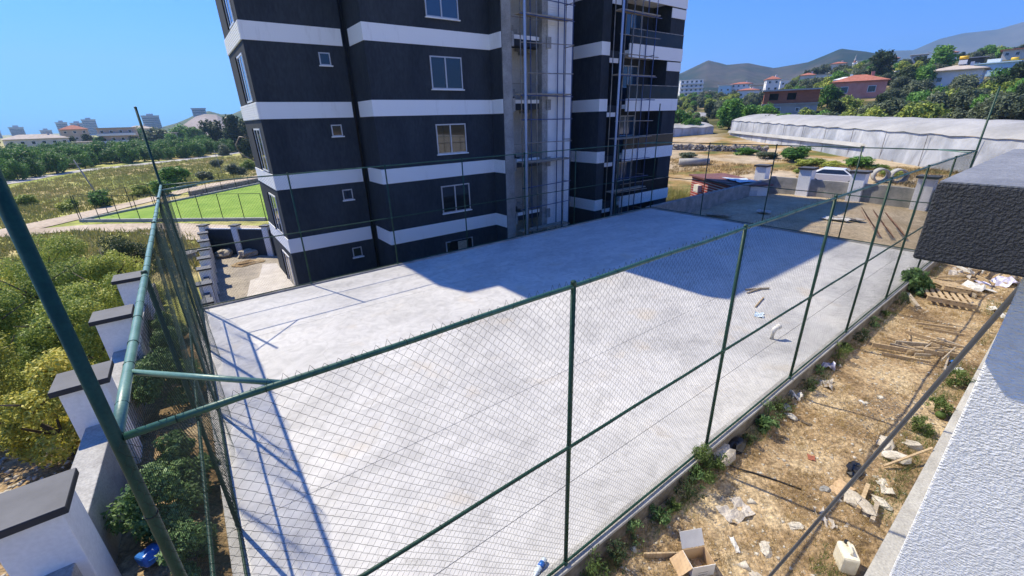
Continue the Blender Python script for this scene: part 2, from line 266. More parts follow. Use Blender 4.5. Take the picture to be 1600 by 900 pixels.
# ------------------------------------------------------------------ mesh helpers
class MB:
    def __init__(s): s.v = []; s.f = []
    def add(s, vs, fs):
        o = len(s.v); s.v += [tuple(map(float, p)) for p in vs]; s.f += [tuple(i+o for i in f) for f in fs]; return s
    def box(s, x0, y0, z0, x1, y1, z1):
        vs = [(x0,y0,z0),(x1,y0,z0),(x1,y1,z0),(x0,y1,z0),(x0,y0,z1),(x1,y0,z1),(x1,y1,z1),(x0,y1,z1)]
        return s.add(vs, [(0,3,2,1),(4,5,6,7),(0,1,5,4),(1,2,6,5),(2,3,7,6),(3,0,4,7)])
    def obox(s, c, size, M=None):
        h = [a/2 for a in size]; vs = []
        for z in (-1, 1):
            for x, y in ((-1,-1),(1,-1),(1,1),(-1,1)):
                p = Vector((x*h[0], y*h[1], z*h[2])); p = (M @ p) if M else p
                vs.append(p+Vector(c))
        return s.add(vs, [(0,3,2,1),(4,5,6,7),(0,1,5,4),(1,2,6,5),(2,3,7,6),(3,0,4,7)])
    def bar(s, a, b, w, h):
        a, b = Vector(a), Vector(b); d = b-a
        q = d.to_track_quat('Z', 'Y').to_matrix()
        return s.obox((a+b)/2, (w, h, d.length), q)
    def tube(s, a, b, r, n=8, r2=None, caps=True):
        a, b = Vector(a), Vector(b); q = (b-a).to_track_quat('Z', 'Y').to_matrix(); r2 = r if r2 is None else r2
        vs = []
        for P, rr in ((a, r), (b, r2)):
            for i in range(n):
                t = 2*math.pi*i/n; vs.append(P + q @ Vector((rr*math.cos(t), rr*math.sin(t), 0)))
        fs = [(i, (i+1) % n, n+(i+1) % n, n+i) for i in range(n)]
        if caps: fs += [tuple(range(n-1, -1, -1)), tuple(range(n, 2*n))]
        return s.add(vs, fs)
    def path(s, pts, rad, n=8):
        pts = [Vector(p) for p in pts]; rad = rad if hasattr(rad, '__len__') else [rad]*len(pts); vs = []
        for i, p in enumerate(pts):
            d = pts[min(i+1, len(pts)-1)]-pts[max(i-1, 0)]; q = d.to_track_quat('Z', 'Y').to_matrix()
            for k in range(n):
                t = 2*math.pi*k/n; vs.append(p+q @ Vector((rad[i]*math.cos(t), rad[i]*math.sin(t), 0)))
        fs = []
        for i in range(len(pts)-1):
            fs += [(i*n+k, i*n+(k+1) % n, (i+1)*n+(k+1) % n, (i+1)*n+k) for k in range(n)]
        fs += [tuple(range(n-1, -1, -1)), tuple(range((len(pts)-1)*n, len(pts)*n))]
        return s.add(vs, fs)
    def prism(s, poly, z0, z1):
        n = len(poly); vs = [(x, y, z0) for x, y in poly]+[(x, y, z1) for x, y in poly]
        return s.add(vs, [tuple(range(n-1, -1, -1)), tuple(range(n, 2*n))]+[(i, (i+1) % n, n+(i+1) % n, n+i) for i in range(n)])
    def lathe(s, prof, c=(0, 0, 0), n=12):
        vs = []
        for r, z in prof:
            for k in range(n):
                t = 2*math.pi*k/n; vs.append((c[0]+r*math.cos(t), c[1]+r*math.sin(t), c[2]+z))
        fs = []
        for i in range(len(prof)-1):
            fs += [(i*n+k, i*n+(k+1) % n, (i+1)*n+(k+1) % n, (i+1)*n+k) for k in range(n)]
        fs += [tuple(range(n-1, -1, -1)), tuple(range((len(prof)-1)*n, len(prof)*n))]
        return s.add(vs, fs)
    def mesh(s, name, m, smooth=False):
        me = bpy.data.meshes.new(name); me.from_pydata(s.v, [], s.f); me.materials.append(MATS[m])
        if smooth: me.polygons.foreach_set('use_smooth', [True]*len(me.polygons))
        me.update(); return me
    def build(s, name, m, parent=None, smooth=False, bevel=0.0, loc=None, rot=None):
        o = place(name, s.mesh(name, m, smooth), parent, loc, rot)
        if bevel:
            b = o.modifiers.new('bevel', 'BEVEL'); b.width = bevel; b.segments = 2; b.limit_method = 'ANGLE'; b.angle_limit = R(40)
        return o
def place(name, me, parent=None, loc=None, rot=None, scale=None):
    o = bpy.data.objects.new(name, me); COL.objects.link(o)
    if parent is not None: o.parent = parent
    if loc is not None: o.location = loc
    if rot is not None: o.rotation_euler = rot
    if scale is not None: o.scale = scale
    return o
def tag(o, label=None, cat=None, group=None, kind=None):
    if label: o['label'] = label
    if cat: o['category'] = cat
    if group: o['group'] = group
    if kind: o['kind'] = kind
    return o
def thing(name, label, cat, loc=(0, 0, 0), rz=0.0, group=None, scale=None):
    o = bpy.data.objects.new(name, None); COL.objects.link(o); o.empty_display_size = 0.3
    o.location = loc; o.rotation_euler = (0, 0, rz)
    if scale: o.scale = scale
    return tag(o, label, cat, group)
def struct(o): o['kind'] = 'structure'; return o
def np_mesh(name, V, F, m, smooth=False):
    V = np.asarray(V, np.float32); F = np.asarray(F, np.int32); k = F.shape[1]
    me = bpy.data.meshes.new(name); me.vertices.add(len(V)); me.vertices.foreach_set('co', V.ravel())
    me.loops.add(F.size); me.loops.foreach_set('vertex_index', F.ravel())
    me.polygons.add(len(F)); me.polygons.foreach_set('loop_start', np.arange(0, F.size, k, dtype=np.int32))
    me.materials.append(MATS[m])
    if smooth: me.polygons.foreach_set('use_smooth', np.ones(len(F), bool))
    me.update(calc_edges=True); me.validate(); return me

# value noise
_G = RN.rand(256, 256)
def vnoise(x, y):
    xi = np.floor(x).astype(int); yi = np.floor(y).astype(int); fx = x-xi; fy = y-yi
    fx = fx*fx*(3-2*fx); fy = fy*fy*(3-2*fy)
    g = lambda a, b: _G[a % 256, b % 256]
    return (g(xi, yi)*(1-fx)+g(xi+1, yi)*fx)*(1-fy)+(g(xi, yi+1)*(1-fx)+g(xi+1, yi+1)*fx)*fy
def fbm(x, y, o=4):
    s = 0; a = 0.5
    for i in range(o): s = s+a*(vnoise(x*2**i+17*i, y*2**i+5*i)-0.5); a *= 0.5
    return s
def sst(a, b, x):
    t = np.clip((np.asarray(x, float)-a)/(b-a), 0, 1); return t*t*(3-2*t)
def polar(az, r): return CAM[0]+r*math.sin(R(az)), CAM[1]+r*math.cos(R(az))
HILL_R = [0, 60, 95, 130, 150, 170, 220, 300, 420, 700, 1400, 4300]
HILL_Z = [0, 0, 1.7, 5.4, 8.2, 10.7, 17.2, 26, 31, 36, 40, 40]
def H(x, y):
    x = np.asarray(x, float); y = np.asarray(y, float)
    dx = x-CAM[0]; dy = y-CAM[1]; r = np.hypot(dx, dy); az = np.degrees(np.arctan2(dx, dy))
    z = -3.0+0.6*sst(20, 32, x)+1.2*sst(42, 62, x)
    z = z+(1.4-0.9*sst(42, 62, x))*sst(17, 12, y)*sst(36, 38, x)      # higher ground behind the end wall
    near = sst(-1.0, -2.2, x)*sst(24, 9, y)
    z = z+0.75*near
    fac = np.interp(az, [38, 46, 57, 66, 70, 73, 95, 130], [0, 0.35, 0.52, 0.62, 0.9, 1.0, 1.0, 0])
    z = z+np.interp(r, HILL_R, HILL_Z)*fac
    z = z+fbm(x/9, y/9)*0.25*sst(25, 60, r)+fbm(x/60, y/60)*3.0*sst(110, 260, r)*fac
    return z
def hz(x, y): return float(H(np.array([x]), np.array([y]))[0])

# ------------------------------------------------------------------ the setting: ground, hills, roads
def build_ground():
    azs = np.concatenate([np.arange(-20, 96, 0.6), np.arange(96, 340, 8)])
    rs = np.concatenate([[0.5], np.geomspace(2.5, 4200, 145)])
    A, RR = np.meshgrid(np.radians(azs), rs)
    X = CAM[0]+RR*np.sin(A); Y = CAM[1]+RR*np.cos(A); Z = H(X, Y)
    Z[0, :] = -3
    na, nr = len(azs), len(rs); idx = np.arange(na*nr).reshape(nr, na)
    F = []
    j2 = (np.arange(na)+1) % na
    for i in range(nr-1):
        F.append(np.stack([idx[i, :], idx[i, j2], idx[i+1, j2], idx[i+1, :]], 1)[:, ::-1])
    me = np_mesh('ground', np.stack([X.ravel(), Y.ravel(), Z.ravel()], 1), np.concatenate(F), 'ground', True)
    struct(place('ground', me))
build_ground()

def strip(name, centre, widths, m, dz=0.05):
    """road ribbon that follows the ground"""
    P = np.array(centre, float); seg = np.hypot(*np.diff(P, axis=0).T); L = np.concatenate([[0], np.cumsum(seg)])
    n = int(L[-1]/2)+2; t = np.linspace(0, L[-1], n)
    px = np.interp(t, L, P[:, 0]); py = np.interp(t, L, P[:, 1]); w = np.interp(t, L, widths)
    tx = np.gradient(px); ty = np.gradient(py); ln = np.hypot(tx, ty); nx, ny = -ty/ln, tx/ln
    V = []; k = 7
    for j in range(k):
        o = (j/(k-1)-0.5)*w*(1+0.12*fbm(t/3+j*7, t*0+3)); x = px+nx*o; y = py+ny*o
        V.append(np.stack([x, y, H(x, y)+dz], 1))
    V = np.stack(V, 1).reshape(-1, 3); F = []
    for i in range(n-1):
        for j in range(k-1): F.append((i*k+j, (i+1)*k+j, (i+1)*k+j+1, i*k+j+1))
    return struct(place(name, np_mesh(name, V, F, m, True)))
strip('road', [(-60, 75), (-34, 98), (-24, 108), (-21.8, 118), (-16, 130), (-6.2, 138.6), (3.2, 149), (18, 170), (40, 200)], [4, 4, 4, 4.2, 4.5, 5, 5.5, 6, 6], 'road')
strip('dirt_track', [(-26, 44), (-14, 50.5), (-8.8, 57), (-5.6, 62), (-2.2, 67), (2.6, 74), (10, 82), (26, 96)], [3, 3.6, 3.2, 2.6, 2.4, 2.6, 2.8, 3], 'dirt_road', 0.06)
strip('dirt_path', [(-14, 51), (-8, 49.5), (-3, 45.2), (0.3, 40), (4, 35.5), (12, 30)], [3, 2.6, 3.2, 4.5, 5, 5], 'dirt_road', 0.08)

def ridge(name, m, azs, slopes, r0, r1, rough, z0):
    """range of hills: real relief rising from r0 to the crest at r1"""
    na, nr = 240, 26
    A = np.linspace(azs[0], azs[-1], na); S = np.interp(A, azs, slopes)
    V = []
    for j in range(nr):
        t = j/(nr-1); r = r0+(r1-r0)*t
        up = min(t/0.8, 1.0); crest = CAM[2]+S*(r0+(r1-r0)*0.8)
        prof = z0+(crest-z0)*(up**1.25) if t <= 0.8 else z0+(crest-z0)*(1-((t-0.8)/0.2)**1.5*0.5)
        x = CAM[0]+r*np.sin(np.radians(A)); y = CAM[1]+r*np.cos(np.radians(A))
        k = (r1-r0)/3
        rel = fbm(x/k+3, y/k+9, 6)
        z = prof+rel*rough*(0.35+2.2*math.sin(math.pi*min(t/0.8, 1)))*(crest-z0)*0.6
        V.append(np.stack([x, y, z], 1))
    V = np.concatenate(V); F = []
    for j in range(nr-1):
        for i in range(na-1): F.append((j*na+i, j*na+i+1, (j+1)*na+i+1, (j+1)*na+i))
    return struct(place(name, np_mesh(name, V, np.array(F)[:, ::-1], m, False)))
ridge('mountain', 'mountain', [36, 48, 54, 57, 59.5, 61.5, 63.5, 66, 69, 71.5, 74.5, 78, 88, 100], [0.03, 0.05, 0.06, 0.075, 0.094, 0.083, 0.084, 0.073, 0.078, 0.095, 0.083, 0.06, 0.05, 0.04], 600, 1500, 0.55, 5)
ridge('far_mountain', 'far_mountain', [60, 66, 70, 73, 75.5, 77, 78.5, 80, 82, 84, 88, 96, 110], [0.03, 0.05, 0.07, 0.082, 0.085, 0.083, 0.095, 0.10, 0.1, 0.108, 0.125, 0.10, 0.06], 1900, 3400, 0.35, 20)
ridge('far_hill', 'far_hill', [-2, -0.5, 0.6, 1.6, 2.6, 3.6, 4.6, 5.6, 7, 9, 14, 22, 34], [-0.004, 0.004, 0.009, 0.016, 0.024, 0.028, 0.022, 0.022, 0.032, 0.038, 0.04, 0.03, 0.01], 650, 1150, 0.25, -3)
ridge('quarry_face', 'quarry', [0.3, 0.9, 1.6, 2.4, 3.2, 4.2, 5.0, 5.6], [-0.004, 0.003, 0.011, 0.019, 0.0225, 0.021, 0.010, -0.004], 520, 760, 0.5, -8)

# ------------------------------------------------------------------ court slab
CL, CW, FH, FM, FT = 21.0, 11.965, 3.527, 1.763, 5.383
def build_court():
    slab = MB().box(-0.14, 0.095, -0.9, CL+0.15, CW+0.12, -0.012).build('court_slab', 'concrete', None, bevel=0.01); struct(slab)
    ys = [0.10, 0.85, 3.0, 6.0, 9.0, CW+0.115]
    for a, b in zip(ys[:-1], ys[1:]):
        MB().box(-0.135, a+0.004, -0.02, CL+0.145, b-0.004, 0.0).build('slab_panel', 'slab_concrete', slab, bevel=0.003)
    MB().box(-0.14, -0.065, -0.02, CL+0.15, 0.098, 0.03).build('kerb', 'concrete', slab, bevel=0.01)
    MB().box(-0.13, -0.06, -0.9, CL+0.14, 0.09, -0.021).build('kerb_foot', 'kerb_dirt_shade', slab, bevel=0.01)
    MB().box(-0.145, CW-0.06, -0.3, CL+0.16, CW+0.13, 0.045).build('kerb', 'grey_concrete', slab, bevel=0.012)
    MB().box(CL-0.05, 0.1, -0.3, CL+0.17, CW-0.062, 0.04).build('kerb', 'grey_concrete', slab, bevel=0.012)
build_court()

# ------------------------------------------------------------------ chain-link fence
def chain_mesh(name, W, Hh, s=0.039, dz=0.0405, r=0.0015, m='wire_green', seed=0, fold=None, jit=0.004):
    rg = np.random.RandomState(seed)
    nw = int(round(W/s)); s = W/nw; ni = int(round(Hh/dz))+1; dz = Hh/(ni-1)
    V = []; F = []
    i = np.arange(ni)
    # slow shared wander so neighbouring wires stay hooked together
    wz = (rg.rand(nw+2, ni)-0.5)*jit*1.2
    sagx = np.linspace(0, 1, nw+1)
    for j in range(nw+1):
        u = j*s+(s/2)*np.where((i+j) % 2 == 0, 1, -1); u = np.clip(u, 0, W)
        z = i*dz+wz[j]*0.7+0.012*np.sin(i*0.35+sagx[j]*5)*np.sin(math.pi*i/(ni-1))
        y = 0.004*np.where((i+j) % 2 == 0, 1, -1)+0.012*np.sin(u*2.2+z*1.3)
        if fold is not None: y = y+fold(u, z)
        ang = np.array([0.3, 2.394, 4.489]); base = len(V)*ni*3
        ring = np.zeros((ni, 3, 3))
        ring[:, :, 0] = u[:, None]+r*np.cos(ang)*0.9; ring[:, :, 1] = y[:, None]+r*np.sin(ang); ring[:, :, 2] = z[:, None]+r*np.cos(ang)*0.4
        V.append(ring.reshape(-1, 3))
        a = base+np.arange(ni-1)*3
        for k in range(3):
            k2 = (k+1) % 3; F.append(np.stack([a+k, a+k2, a+3+k2, a+3+k], 1))
    return np_mesh(name, np.concatenate(V), np.concatenate(F), m)
BAY = 3.0
chainA = chain_mesh('mesh_panel', BAY, FH-0.06, seed=1)
chainB = chain_mesh('mesh_panel', BAY, FH-0.06, seed=2)
def tie(mb, p, ax, r):     # wire twist round a rail
    n = 10; pts = []
    for k in range(n+1):
        t = 2*math.pi*k/n
        if ax == 'x': pts.append((p[0]+0.004*k/n, p[1]+r*math.cos(t), p[2]+r*math.sin(t)))
        else: pts.append((p[0]+r*math.cos(t), p[1]+0.004*k/n, p[2]+r*math.sin(t)))
    mb.path(pts, 0.0022, 4)
def side(name, label, p0, p1, n, rail_r, rail_m, corner0, net_sign, ties=False, last=True):
    t = thing(name, label, 'fence', (p0[0], p0[1], 0)); d = Vector((p1[0]-p0[0], p1[1]-p0[1], 0)); Lg = d.length; u = d.normalized()
    ax = 'x' if abs(u.x) > 0.5 else 'y'
    ang = math.atan2(u.y, u.x)
    for k in range(n+1):
        q = u*(Lg*k/n)
        if k == 0:
            if corner0:
                mb = MB().tube((q.x, q.y, -0.02), (q.x, q.y, FT), 0.027, 18); c = mb.build('corner_post', 'green_paint', t, True)
                MB().lathe([(0.03, -0.02), (0.03, 0.008), (0.018, 0.018), (0.002, 0.022)], (q.x, q.y, FT), 16).build('post_cap', 'green_paint', c)
                for zz in (3.05, 2.45, 1.9, 1.35, 0.8, 0.3): 
                    w = MB(); w.path([(q.x+0.0285*math.cos(a_), q.y+0.0285*math.sin(a_), zz+0.01*math.sin(a_)) for a_ in np.linspace(0, 6.283, 15)], 0.003, 5); w.build('wire_tie', 'black_wire', c)
            continue
        if k == n: continue
        p = MB().tube((q.x, q.y, -0.02), (q.x, q.y, FH+0.03), 0.0235, 14).build('post', 'green_paint', t, True)
        MB().lathe([(0.0265, -0.03), (0.0265, 0.005), (0.018, 0.014), (0.002, 0.017)], (q.x, q.y, FH+0.035), 12).build('post_cap', 'green_paint', p)
        for zz in (FM, 0.07):
            MB().lathe([(0.0255, -0.03), (0.0275, -0.026), (0.0275, 0.026), (0.0255, 0.03)], (q.x, q.y, zz), 14).build('clamp', 'green_paint_mid', p, True)
    for nm, z, r in (('top_rail', FH, rail_r), ('middle_rail', FM, 0.0175), ('bottom_rail', 0.07, 0.016)):
        e0 = u*0.03; e1 = u*(Lg-0.03)
        pts = [e0.lerp(e1, k/(n*6))+Vector((0, 0, z+0.004*math.sin(k*1.7))) for k in range(n*6+1)]
        if nm == 'top_rail' and ax == 'y':
            rail = MB().path(pts, r, 14).build(nm, rail_m, t, True)
        else: rail = MB().path(pts, r, 12).build(nm, 'green_paint_mid' if nm == 'top_rail' else 'green_paint', t, True)
        if ties and nm != 'bottom_rail':
            for k in range(int(Lg/0.42)):
                w = MB(); pp = u*(0.25+0.42*k+random.uniform(-.06, .06)); tie(w, (pp.x, pp.y, z), ax, r+0.002); w.build('wire_tie', 'wire_green', rail)
    for k in range(n):
        q = u*(BAY*k*Lg/(BAY*n))
        o = place('mesh_panel', (chainA, chainB)[k % 2], t, (q.x-u.y*net_sign*0.03, q.y+u.x*net_sign*0.03, 0.06), (0, 0, ang), (Lg/n/BAY, 1, 1)); o['kind'] = 'stuff'
    # barbed selvage: the wire ends stick up over the top rail
    sv = MB()
    m_ = int(Lg/0.078)
    if ties is True:
        for k in range(m_):
            a = u*(0.078*k+random.uniform(-.01, .01)); hgt = random.uniform(0.02, 0.05)
            sv.path([(a.x, a.y, FH+0.01), (a.x+u.x*0.02, a.y+u.y*0.02, FH+0.02+hgt), (a.x+u.x*0.046, a.y+u.y*0.046, FH+0.012)], 0.0018, 3)
        o = sv.build('wire_ends', 'wire_green', t); o['kind'] = 'stuff'
    return t
fn = side('chain_link_fence', 'green chain-link fence along the near long edge of the concrete court', (0, 0), (CL, 0), 7, 0.0195, 'green_paint', True, -1, True)
fl = side('chain_link_fence', 'green chain-link fence draped with netting on the short side by the white pillars', (0, CW), (0, 0), 4, 0.028, 'green_paint_pale', True, 1, 'rail')
fb = side('chain_link_fence', 'green chain-link fence along the far long edge, before the dark building', (CL, CW), (0, CW), 7, 0.0195, 'green_paint', True, -1)
fe = side('chain_link_fence', 'green chain-link fence across the end of the court beside the shaded yard', (CL, 0), (CL, CW), 4, 0.0195, 'green_paint', True, -1)
# corner braces
def brace(par, a, b, org):
    a = Vector(a)-Vector(org); b = Vector(b)-Vector(org)
    MB().tube(a, b, 0.0175, 12).build('corner_brace', 'green_paint_pale', par, True)
brace(fn, (0.0, 0.742, FH), (0.72, 0.0, FH), (0, 0, 0)); brace(fl, (0.0, CW-1.2, FH), (1.2, CW, FH), (0, CW, 0))
brace(fb, (CL-1.2, CW, FH), (CL, CW-1.2, FH), (CL, CW, 0)); brace(fe, (CL, 0.9, FH), (CL-0.9, 0, FH), (CL, 0, 0))
# loose second net that hangs in folds from the short side
def netfold(u, z): return 0.10*np.sin(u*2.1+0.6*np.sin(z*1.1))*(1-z/3.6)**0.6*1.0+0.05*np.sin(u*5.3+z*0.8)+0.07
net = chain_mesh('hanging_net', 8.6, FH-0.1, s=0.03, dz=0.032, r=0.0014, m='net_green', seed=5, fold=lambda u, z: netfold(u, np.clip(z, 0, 3.55)))
o = place('hanging_net', net, fl, (-0.02, -0.1, 0.06), (0, 0, -math.pi/2)); o['kind'] = 'stuff'

# ------------------------------------------------------------------ apartment building under construction
ZB = [14.82, 11.82, 8.83, 5.83, 2.82, -0.17]         # tops of the white bands
BH = 0.68; ROOF = 17.0; BASE = -3.6
def build_block():
    t = thing('apartment_building', 'tall unfinished charcoal apartment block with white bands behind the court', 'building', (3.73, 19.7, -3.0))
    org = Vector((3.73, 19.7, -3.0))
    class B(MB):
        def build(s, name, m, parent=None, **k):
            if parent is None: parent = t
            s.v = [(x-org.x, y-org.y, z-org.z) for x, y, z in s.v]
            return MB.build(s, name, m, parent, **k)
    B().box(3.73, 19.7, BASE, 7.75, 25.05, ROOF-0.3).build('wall', 'navy_stucco')
    B().box(7.75, 19.95, BASE, 8.0, 25.0, ROOF-0.3).build('wall', 'navy_stucco')
    B().box(8.0, 17.75, BASE, 14.45, 25.0, ROOF-0.3).build('wall', 'navy_stucco')
    B().box(14.45, 16.75, BASE, 14.75, 25.0, ROOF-0.3).build('wall', 'navy_stucco')
    B().tube((7.86, 19.9, BASE), (7.86, 19.9, ROOF-0.3), 0.055, 10).build('drain_pipe', 'plastic_black', smooth=True)
    for z in ZB:
        B().prism([(3.70, 25.02), (3.70, 19.67), (7.70, 19.67), (7.70, 19.71), (3.74, 19.71), (3.74, 25.02)], z-BH, z).build('band', 'white_render')
        B().prism([(7.97, 19.55), (7.97, 17.72), (14.42, 17.72), (14.42, 16.72), (14.46, 16.72), (14.46, 17.76), (8.01, 17.76), (8.01, 19.55)], z-BH, z).build('band', 'white_render')
    # strips of stone cladding on the side face bands
    for z in ZB[2:4]:
        g = B()
        for k in range(7): g.box(3.685, 19.75, z-BH+0.03+k*0.093, 3.702, 25.0, z-BH+0.03+k*0.093+0.075)
        o = g.build('cladding_strips', 'white_render'); o['kind'] = 'stuff'
    def window(x0, x1, z0, z1, y, panes=2, blue=False, sill=True, open_=False, lead=0.055):
        w = B(); f = lead
        w.box(x0, y-0.045, z0, x1, y+0.03, z0+f).box(x0, y-0.045, z1-f, x1, y+0.03, z1)
        w.box(x0, y-0.042, z0+f, x0+f, y+0.03, z1-f).box(x1-f, y-0.042, z0+f, x1, y+0.03, z1-f)
        xm = x0+(x1-x0)*0.47
        if panes == 2: w.box(xm-f*0.6, y-0.04, z0+f, xm+f*0.6, y+0.03, z1-f)
        fr = w.build('window', 'alu_frame')
        xs = [x0+f, xm-f*0.6, xm+f*0.6, x1-f] if panes == 2 else [x0+f, x1-f]
        for a, b in zip(xs[::2], xs[1::2]):
            p = B().box(a, y-0.012, z0+f, b, y-0.002, z1-f).build('pane', 'glass_sky_tint' if blue else 'glass', fr)
        if sill: B().box(x0-0.05, y-0.10, z0-0.05, x1+0.06, y+0.0, z0-0.003).build('sill', 'white_render', fr)
        return fr
    for k, z in enumerate(ZB[1:]):
        window(11.02, 12.73, z-2.52, z-1.10, 17.745, 2, k == 0)
        window(6.58, 7.06, z-1.49, z-0.98, 19.695, 1, lead=0.045)
    # tall windows of the side face
    for z in ZB[1:]:
        y0, y1, z0, z1 = 20.55, 22.25, z-2.95, z-1.05
        w = B(); x = 3.72
        w.box(x-0.03, y0, z0, x+0.02, y0+0.07, z1).box(x-0.03, y1-0.07, z0, x+0.02, y1, z1).box(x-0.03, y0+0.07, z1-0.07, x+0.02, y1-0.07, z1).box(x-0.03, y0+0.07, z0, x+0.02, y1-0.07, z0+0.07).box(x-0.028, 21.36, z0+0.07, x+0.02, 21.44, z1-0.07)
        fr = w.build('window', 'window_frame')
        for a, b in ((y0+0.07, 21.36), (21.44, y1-0.07)): B().box(x-0.012, a, z0+0.07, x-0.004, b, z1-0.07).build('pane', 'glass', fr)
        B().box(3.64, y1+0.02, z0, 3.732, y1+0.10, z1).build('window_reveal', 'dark_void', fr)
    # cellar opening cut by the slab edge
    B().box(11.3, 17.70, -2.4, 12.6, 17.745, -1.28).build('opening', 'dark_void')
    B().box(11.75, 17.66, -2.4, 12.3, 17.699, -1.36).build('shutter_board', 'timber_grey')
    # stair tower
    B().box(14.5, 16.70, BASE, 15.08, 17.05, ROOF-0.3).build('column', 'raw_column', bevel=0.02)
    B().box(17.08, 16.72, BASE, 17.48, 17.1, ROOF-0.3).build('column', 'raw_column', bevel=0.02)
    B().box(15.0, 18.7, BASE, 17.5, 18.9, ROOF-0.3).build('wall', 'interior_plaster')
    B().box(17.42, 17.1, BASE, 17.58, 20.6, ROOF-0.3).build('wall', 'interior_plaster')
    B().box(14.752, 17.05, BASE, 14.9, 20.6, ROOF-0.3).build('wall', 'interior_plaster')
    for z in ZB:
        B().box(14.9, 17.0, z-0.5, 17.42, 17.7, z-0.2).build('landing', 'navy_stucco')
        B().box(15.08, 16.95, z-0.2, 17.08, 17.02, z-0.02).build('landing_edge', 'white_render')
        B().box(15.05, 16.66, z-0.6, 15.2, 16.75, z+0.05).build('slab_stub', 'raw_column')
        B().box(17.36, 16.64, z-0.55, 17.66, 16.72, z-0.02).build('slab_stub', 'raw_column')
        g = B()
        for k in range(9): g.box(15.0+k*0.25, 17.75, z-0.3+(8-k)*0.17-0.17*2.2, 15.26+k*0.25, 18.65, z-0.3+(8-k)*0.17)
        g.build('stair_flight', 'concrete')
        g = B().tube((15.08, 16.98, z+0.75), (17.08, 16.98, z+0.75), 0.018, 6).tube((16.1, 16.98, z-0.1), (16.1, 16.98, z+0.75), 0.018, 6)
        g.build('guard_rail', 'scaffold_grey')
    # clad pier: thin white tile courses
    B().box(17.482, 16.75, BASE, 19.3, 18.7, ROOF-0.3).build('wall', 'cladding')
    g = B(); z = -2.6
    while z < ROOF-0.5:
        g.box(17.5+random.uniform(0, .01), 16.715+random.uniform(-.004, .004), z, 19.29, 16.748, z+0.104); z += 0.115
    o = g.build('tile_courses', 'cladding'); o['kind'] = 'stuff'
    # right-hand flats
    B().box(19.3, 18.9, BASE, 21.3, 25.0, ROOF-0.4).build('wall', 'navy_stucco')
    B().box(21.3, 16.4, BASE, 22.0, 19.3, ROOF-4.6).build('wall', 'navy_stucco')
    B().box(23.45, 17.6, BASE, 28.9, 19.3, ROOF-4.6).build('wall', 'navy_stucco')
    B().box(27.4, 16.225, BASE, 28.898, 17.6, ROOF-4.6).build('wall', 'navy_stucco')
    B().box(21.3, 19.3, BASE, 31.6, 25.2, ROOF-0.31).build('wall', 'navy_stucco')  # unseen rear wing, added to cast the far part of the yard shadow
    B().box(22.0, 18.7, BASE, 23.45, 18.9, ROOF-4.6).build('wall', 'interior_plaster')
    B().box(23.3, 16.5, BASE, 23.449, 18.7, ROOF-4.6).build('wall', 'navy_stucco')
    B().box(19.31, 18.75, BASE, 19.7, 18.899, ROOF-0.4).build('column', 'raw_column')
    for k, z in enumerate(ZB):
        if z > ROOF-4.6: continue
        B().prism([(21.27, 18.85), (21.27, 16.37), (21.98, 16.37), (21.98, 16.41), (21.31, 16.41), (21.31, 18.85)], z-BH, z).build('band', 'white_render')
        B().box(20.9, 18.6, z-BH, 21.26, 18.89, z).build('slab_stub', 'raw_column')
        B().box(22.001, 16.7, z-0.75, 23.3, 18.7, z-0.35).build('loggia_floor', 'navy_stucco')
        B().box(22.001, 16.66, z-1.0, 23.1, 16.698, z-0.75).build('lintel', 'white_render')
        B().box(22.72, 18.62, z-3.0, 23.28, 18.69, z-1.1).build('door', 'dark_void')
        B().box(22.66, 18.60, z-3.0, 22.719, 18.69, z-1.04).build('door_frame', 'window_frame')
        # balcony: floor, parapet, glazed guard and rail
        b_ = B().box(23.45, 16.22, z-0.55, 27.39, 17.6, z-0.32).build('balcony', 'white_render')
        B().box(23.45, 16.15, z-BH-0.03, 28.9, 16.219, z+0.02).build('parapet', 'white_render', b_)
        B().box(23.47, 16.19, z+0.022, 28.88, 16.205, z+0.78).build('guard_glass', 'guard_dark', b_)
        B().box(23.45, 16.17, z+0.78, 28.9, 16.225, z+0.82).build('rail', 'scaffold_grey', b_)
        if k < 3: B().box(27.36, 16.18, z-BH-0.62, 28.9, 16.224, z-0.78).build('band', 'white_render')
        # window behind the balcony
        fr = window(24.3, 26.2, z-2.25, z-0.95, 17.595, 2, True, False)
    B().box(22.05, 17.6, ZB[2]+0.02-0.35, 22.5, 18.0, ZB[2]+0.25).build('cement_bag', 'paper_white')
    # unseen roof plates, overhangs shaped to cast the stepped slab shadow
    B().prism([(2.1, 25.0), (2.1, 21.4), (2.45, 20.45), (3.57, 20.33), (3.58, 18.75), (7.55, 18.7), (7.58, 15.6), (7.8, 15.2), (21.0, 15.1), (21.0, 25.0)], ROOF-0.3, ROOF).build('roof', 'white_render')
    B().prism([(21.02, 25.2), (21.02, 19.25), (31.7, 19.25), (31.7, 25.2)], ROOF-0.302, ROOF-0.002).build('roof', 'white_render')
    B().prism([(21.05, 19.24), (21.05, 16.1), (29.0, 16.1), (29.0, 19.24)], ROOF-4.6, ROOF-4.35).build('roof', 'white_render')
    # satellite bracket on the side face
    g = B(); g.path([(3.7, 24.6, 3.2), (3.2, 24.9, 3.5), (3.05, 24.9, 4.0), (3.3, 24.8, 4.4), (3.7, 24.7, 4.3)], 0.03, 6); g.build('cable_loop', 'scaffold_grey', smooth=True)
    return t
build_block()

